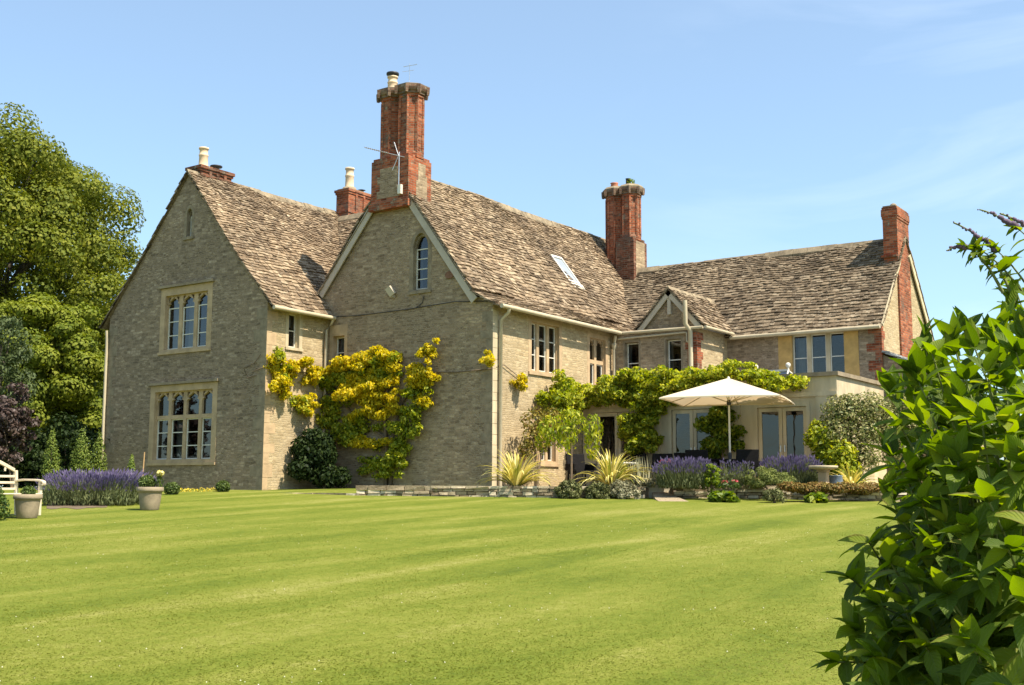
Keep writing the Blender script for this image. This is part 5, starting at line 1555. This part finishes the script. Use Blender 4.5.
# ------------------------------------------------------------------ white bench
M['benchwood'] = plain('cream_painted_wood', (.56, .47, .33), .6, .12, 5.0, .2)
bo = spot(46, 22.3)
fdir = (RT * .93 - FW * .36).normalized()      # the way the bench faces
axd = Vector((-fdir.y, fdir.x))                # from its near end to its far end
ben = thing('garden_bench', 'cream painted wooden garden bench with scrolled arms and a curved back', 'bench', (bo.x, bo.y, bo.z), math.atan2(axd.y, axd.x))
# local: x along the bench (far end at x=0, near end at x=-1.7), -y is the front
def bpart(n_, f_):
    mb = MB(); f_(mb); o = mb.build(n_, M['benchwood'], ben); bv = o.modifiers.new('bevel', 'BEVEL'); bv.width = .006; bv.segments = 1
    return o


LB = 1.7
for x in (-.035, -LB + .035):
    bpart('leg', lambda m: m.box((x - .03, -.03, 0), (x + .03, .03, .64)))
    bpart('leg', lambda m: m.hexa([(x - .03, .52, 0), (x + .03, .52, 0), (x + .03, .58, 0), (x - .03, .58, 0), (x - .03, .60, .86), (x + .03, .60, .86), (x + .03, .66, .86), (x - .03, .66, .86)]))
    def arm(m):
        pts = [(x, .60, .66), (x, .40, .68), (x, .15, .675), (x, -.02, .66), (x, -.09, .635), (x, -.10, .595), (x, -.06, .58)]
        for i in range(len(pts) - 1):
            a, b = Vector(pts[i]), Vector(pts[i + 1]); m.hexa([a + Vector((-.045, 0, -.018)), a + Vector((.045, 0, -.018)), b + Vector((.045, 0, -.018)), b + Vector((-.045, 0, -.018)), a + Vector((-.045, 0, .018)), a + Vector((.045, 0, .018)), b + Vector((.045, 0, .018)), b + Vector((-.045, 0, .018))])
    bpart('armrest', arm)
    bpart('side_rail', lambda m: m.box((x - .02, .03, .32), (x + .02, .53, .38)))
def seat(m):
    for k in range(6): m.box((-LB + .01, -.05 + k * .095, .40), (-.01, .03 + k * .095, .422))
bpart('seat', seat)
def back(m):
    for k, z in enumerate((.48, .60, .72)): m.box((-LB + .06, .555 + z * .07, z), (-.06, .58 + z * .07, z + .045))
    n = 18
    for i in range(n):                                  # camel-back top rail
        xa, xb = -.06 - (LB - .12) * i / n, -.06 - (LB - .12) * (i + 1) / n
        def zt(v):
            u_ = (v + LB / 2) / (LB / 2); return .84 + .24 * max(0, math.cos(u_ * math.pi / 2)) ** 1.2
        m.hexa([(xb, .615, zt(xb) - .03), (xa, .615, zt(xa) - .03), (xa, .655, zt(xa) - .03), (xb, .655, zt(xb) - .03), (xb, .615, zt(xb) + .04), (xa, .615, zt(xa) + .04), (xa, .655, zt(xa) + .04), (xb, .655, zt(xb) + .04)])
    for i in range(5):
        xx = -.3 - i * (LB - .6) / 4; m.box((xx - .02, .625, .84), (xx + .02, .645, .84 + .24 * max(0, math.cos((xx + LB / 2) / (LB / 2) * math.pi / 2)) ** 1.2))
bpart('backrest', back)
q = spot(2, 21.0); shrub('green_bush', 'leafy plant at the left edge in front of the bench', q, [(q.x, q.y, q.z + .2, .24, .24, .26), (q.x - .1, q.y, q.z + .42, .2, .2, .2)], 1100, .06, M['midleaf'], stems=3)

# ------------------------------------------------------------------ foreground buddleia
def lance_leaf(V_, F_, p, d, up, l, w, bend, seg=5, wav=0.0):
    """lance shaped leaf with a folded midrib, arching down"""
    p = np.array(p, float); d = d / np.linalg.norm(d)
    side = np.cross(d, up); ns = np.linalg.norm(side)
    side = side / ns if ns > 1e-4 else np.array([1., 0, 0])
    k0 = len(V_)
    for k in range(seg + 1):
        t = k / seg; LUV.extend(((0, t), (.5, t), (1, t)))
        ww = w * (math.sin(math.pi * min(1, t * .93 + .07)) ** .85) * (1.35 - .85 * t) + .0008
        nn = np.cross(side, d); 
        V_.append(p - side * ww + nn * ww * (.38 + wav)); V_.append(p); V_.append(p + side * ww + nn * ww * (.38 - wav))
        p = p + d * (l / seg); d = d + np.array([0, 0, -bend / seg * (.5 + t)]); d = d / np.linalg.norm(d)
    for k in range(seg):
        a = k0 + k * 3
        F_.append((a, a + 1, a + 4, a + 3)); F_.append((a + 1, a + 2, a + 5, a + 4))


M['buddleia'] = leafmat('buddleia_leaves', [(.055, .095, .009), (.11, .17, .014), (.17, .24, .019), (.235, .285, .028), (.36, .34, .04)], .55, .55, 2.5, .35, .25, [.15, .38, .6, .8, .97])
M['budstem'] = plain('green_stem', (.16, .18, .06), .7, .25, 10.0)
M['budflower'] = plain('dusky_flower_buds', (.12, .08, .12), .8, .35, 30.0)
bq = spot(1045, 3.55)
bd = thing('buddleia_bush', 'tall leafy buddleia bush close by at the right edge of the lawn', 'bush', (bq.x, bq.y, bq.z))
rb = np.random.default_rng(5)
LV, LF, LUV = [], [], []
smb, fmb = MB(), MB()
RTv, FWv = np.array([RT.x, RT.y, 0]), np.array([FW.x, FW.y, 0])


def stem(base, tip, arch, n_pairs, lsize, r0=.012, flower=0.0, start=.25):
    base, tip = np.array(base), np.array(tip); ctrl = base * .45 + tip * .55 + np.array([0, 0, arch])
    pts = [(1 - t) ** 2 * base + 2 * t * (1 - t) * ctrl + t * t * tip for t in np.linspace(0, 1, 10)]
    smb.tube([Vector(p) for p in pts], [r0 * (1 - .75 * i / 9) for i in range(10)], 5, False)
    ph = rb.random() * 3.14
    for i in range(n_pairs):
        t = start + (1 - start) * (i + .5) / n_pairs
        p = (1 - t) ** 2 * base + 2 * t * (1 - t) * ctrl + t * t * tip
        tg = 2 * (1 - t) * (ctrl - base) + 2 * t * (tip - ctrl); tg /= np.linalg.norm(tg)
        a = np.cross(tg, [0.3, .2, 1]); a /= np.linalg.norm(a); b = np.cross(tg, a); ph += 1.571 + rb.normal(0, .2)
        for sgn in (-1, 1):
            o = (a * math.cos(ph) + b * math.sin(ph)) * sgn
            dd = o * 1.0 + tg * (.38 + rb.normal(0, .15)) + np.array([0, 0, .02])
            l = lsize * rb.uniform(.55, 1.25) * (1 - .55 * max(0, t - .55) / .45)
            upv = tg * .8 + np.array([0, 0, 1.0]) + rb.normal(0, .25, 3)
            lance_leaf(LV, LF, p, dd, upv, l, l * rb.uniform(.145, .205), rb.uniform(.8, 2.0), 6, rb.normal(0, .12))
        if t > .6 and rb.random() < .5:                     # side tuft of small leaves
            for q_ in range(3): lance_leaf(LV, LF, p, rb.normal(0, .6, 3) + tg * .8, np.array([0, 0, 1.]) + rb.normal(0, .3, 3), lsize * .45, lsize * .11, .5, 4)
    for q_ in range(4): lance_leaf(LV, LF, tip, tg * .6 + rb.normal(0, .55, 3), np.array([0, 0, 1.]) + rb.normal(0, .3, 3), lsize * .45, lsize * .11, .4, 4)
    if flower:
        pts = [tip + tg * flower * t + np.array([0, 0, -.03 * t * t]) for t in np.linspace(0, 1, 14)]
        smb.tube([Vector(p) for p in pts], [.003] * 14, 4, False)
        fmb = MB()
        for i, p in enumerate(pts):
            rr = .011 * (1 - .06 * i); fmb.lathe([(rr * .3, -rr), (rr, -rr * .3), (rr * .9, rr * .5), (rr * .2, rr)], tuple(p + rb.normal(0, .002, 3)), 6)
        fmb.build('flower_spike', M['budflower'], bd)


def rel(px, py, d):
    """offset from the bush's foot of a point d metres ahead"""
    lat = (px - 512) / FPX * d; z = (489 - py) / FPX * d + CAM[2]
    w = np.array([CAM[0] + FW.x * d + RT.x * lat, CAM[1] + FW.y * d + RT.y * lat, z])
    return w - np.array([bq.x, bq.y, bq.z])


tips = []
# outline and body of the bush seen from the lawn, as stems ending over its whole surface
for (px, py, d) in ((912, 335, 3.3), (900, 372, 3.1), (872, 392, 3.4), (935, 352, 3.5), (960, 330, 3.7), (1000, 330, 3.4), (985, 338, 3.7), (1015, 318, 3.5), (1040, 300, 3.3), (880, 425, 3.2), (905, 420, 3.0), (870, 455, 3.3), (895, 470, 3.0),
                    (865, 490, 3.2), (885, 520, 3.0), (850, 540, 3.15), (875, 560, 2.9), (835, 575, 3.1), (865, 600, 2.9), (845, 625, 3.0), (830, 655, 3.0), (865, 650, 2.8), (840, 690, 2.9), (880, 690, 2.7), (915, 640, 2.7), (905, 580, 2.8),
                    (930, 520, 2.8), (945, 460, 2.8), (950, 400, 2.9), (985, 370, 2.9), (1020, 350, 2.9), (1000, 420, 2.7), (980, 500, 2.6), (970, 570, 2.6), (960, 640, 2.5), (1000, 680, 2.4), (1020, 600, 2.4), (1030, 520, 2.5), (1040, 440, 2.6),
                    (1060, 380, 2.8), (1090, 330, 3.2), (1080, 480, 2.6), (1100, 560, 2.5), (1060, 660, 2.4), (925, 690, 2.6), (1130, 420, 2.9), (1150, 500, 2.8), (1120, 330, 3.6), (1010, 345, 4.0), (950, 345, 4.1), (900, 400, 3.9), (880, 470, 3.8), (870, 540, 3.7), (860, 600, 3.6),
                    (930, 372, 3.3), (958, 378, 3.1), (918, 446, 2.9), (1062, 330, 3.6), (1150, 350, 3.4), (1180, 420, 3.2), (1040, 560, 2.45), (935, 590, 2.65), (1000, 545, 2.5), (1035, 400, 2.75), (945, 338, 3.4), (970, 345, 3.3), (998, 352, 3.2), (1030, 335, 3.3), (920, 352, 3.2), (893, 385, 3.2), (975, 420, 2.8), (1005, 385, 2.9), (940, 420, 2.9), (1020, 460, 2.6), (1000, 330, 3.5), (1050, 350, 3.1), (905, 500, 2.85), (920, 545, 2.75), (960, 530, 2.65), (890, 600, 2.8), (875, 625, 2.85), (1020, 305, 3.6), (1024, 290, 3.8)):
    px = px + max(0, (1010 - px) / 160) ** .8 * (24 if py < 470 else 24 - (py - 470) / 220 * 28) if px < 1010 else px
    tips.append(rel(px, py, d))
for tp in tips:
    b0 = np.array([rb.normal(0, .12), rb.normal(0, .12), 0.0]) + np.array([tp[0], tp[1], 0]) * .25
    stem(b0, tp, rb.uniform(.25, .5), int(rb.integers(8, 12)), rb.uniform(.16, .225), .009, 0, .3)
for i in range(140):                                     # inner stems
    k = tips[int(rb.integers(len(tips)))]; f = rb.uniform(.55, .88)
    tp = np.array([k[0] * f, k[1] * f, k[2] * rb.uniform(.5, .95)])
    stem(np.array([rb.normal(0, .15), rb.normal(0, .15), 0]), tp, .2, 8, .16, .01, 0, .25)
stem(rel(1080, 380, 3.6), rel(985, 243, 3.6), .12, 6, .10, .007, .0, .25)
for a, b, fl_ in (((1060, 330, 3.6), (1003, 244, 3.6), .17), ((1010, 290, 3.6), (973, 243, 3.6), .06), ((1080, 300, 3.5), (1026, 222, 3.5), .14), ((1020, 300, 3.6), (1000, 262, 3.6), 0), ((1090, 300, 3.4), (1050, 230, 3.4), .15)):
    stem(rel(*a), rel(*b), .06, 4, .085, .006, fl_, .3)
bf = raw_mesh('foliage', np.array(LV), np.array(LF), 4, M['buddleia'], bd)
uvl = bf.data.uv_layers.new(name='UVMap'); vi = np.zeros(len(bf.data.loops), np.int32); bf.data.loops.foreach_get('vertex_index', vi)
uvl.data.foreach_set('uv', np.array(LUV, np.float32)[vi].ravel())
bf.data.polygons.foreach_set('use_smooth', [True] * len(bf.data.polygons))
# veins: pale midrib and curved side veins, a few brown-edged leaves
nt = M['buddleia'].node_tree; pb_ = nt.nodes['Principled BSDF']; L2 = nt.links.new
uvn = nt.nodes.new('ShaderNodeUVMap'); uvn.uv_map = 'UVMap'; sx_ = nt.nodes.new('ShaderNodeSeparateXYZ'); L2(uvn.outputs[0], sx_.inputs[0])
def mth(op, a, b=0.0, c=0.0):
    n_ = nt.nodes.new('ShaderNodeMath'); n_.operation = op
    for i, x in enumerate((a, b, c)):
        if hasattr(x, 'links'): L2(x, n_.inputs[i])
        else: n_.inputs[i].default_value = x
    return n_.outputs[0]
du = mth('ABSOLUTE', mth('SUBTRACT', sx_.outputs[0], .5))
wv = mth('SINE', mth('MULTIPLY', mth('SUBTRACT', mth('MULTIPLY', sx_.outputs[1], 9.0), mth('MULTIPLY', du, 5.0)), 6.283))
vein = mth('MAXIMUM', ramp(nt, [(.86, 0.0), (1.0, .45)], mth('MULTIPLY_ADD', wv, .5, .5)).outputs[0], ramp(nt, [(0.0, .8), (.06, 0.0)], du).outputs[0])
src = pb_.inputs['Base Color'].links[0].from_socket
g_ = nt.nodes.new('ShaderNodeNewGeometry')
edge = mth('MULTIPLY', ramp(nt, [(.36, 0.0), (.5, .8)], mth('ADD', du, mth('MULTIPLY', noise(nt, 40, 3), .06))).outputs[0], ramp(nt, [(.80, 0.0), (.9, 1.0)], g_.outputs['Random Per Island']).outputs[0])
cc = mixc(nt, mixc(nt, src, (.20, .25, .06), vein), (.16, .10, .03), edge)
L2(cc, pb_.inputs['Base Color'])
bump(nt, pb_, wv, .35, .002)
smb.build('stem', M['budstem'], bd)
pass

wt = thing('weed_tuft', 'tuft of green weeds sprouting on top of the rear octagonal chimney', 'weeds', (4.35, 13.95, 11.36))
leaves('foliage', [(0, 0, .12, .15, .15, .16)], 160, .1, M['vinegreen'], wt, aspect=.3, droop=-.8)
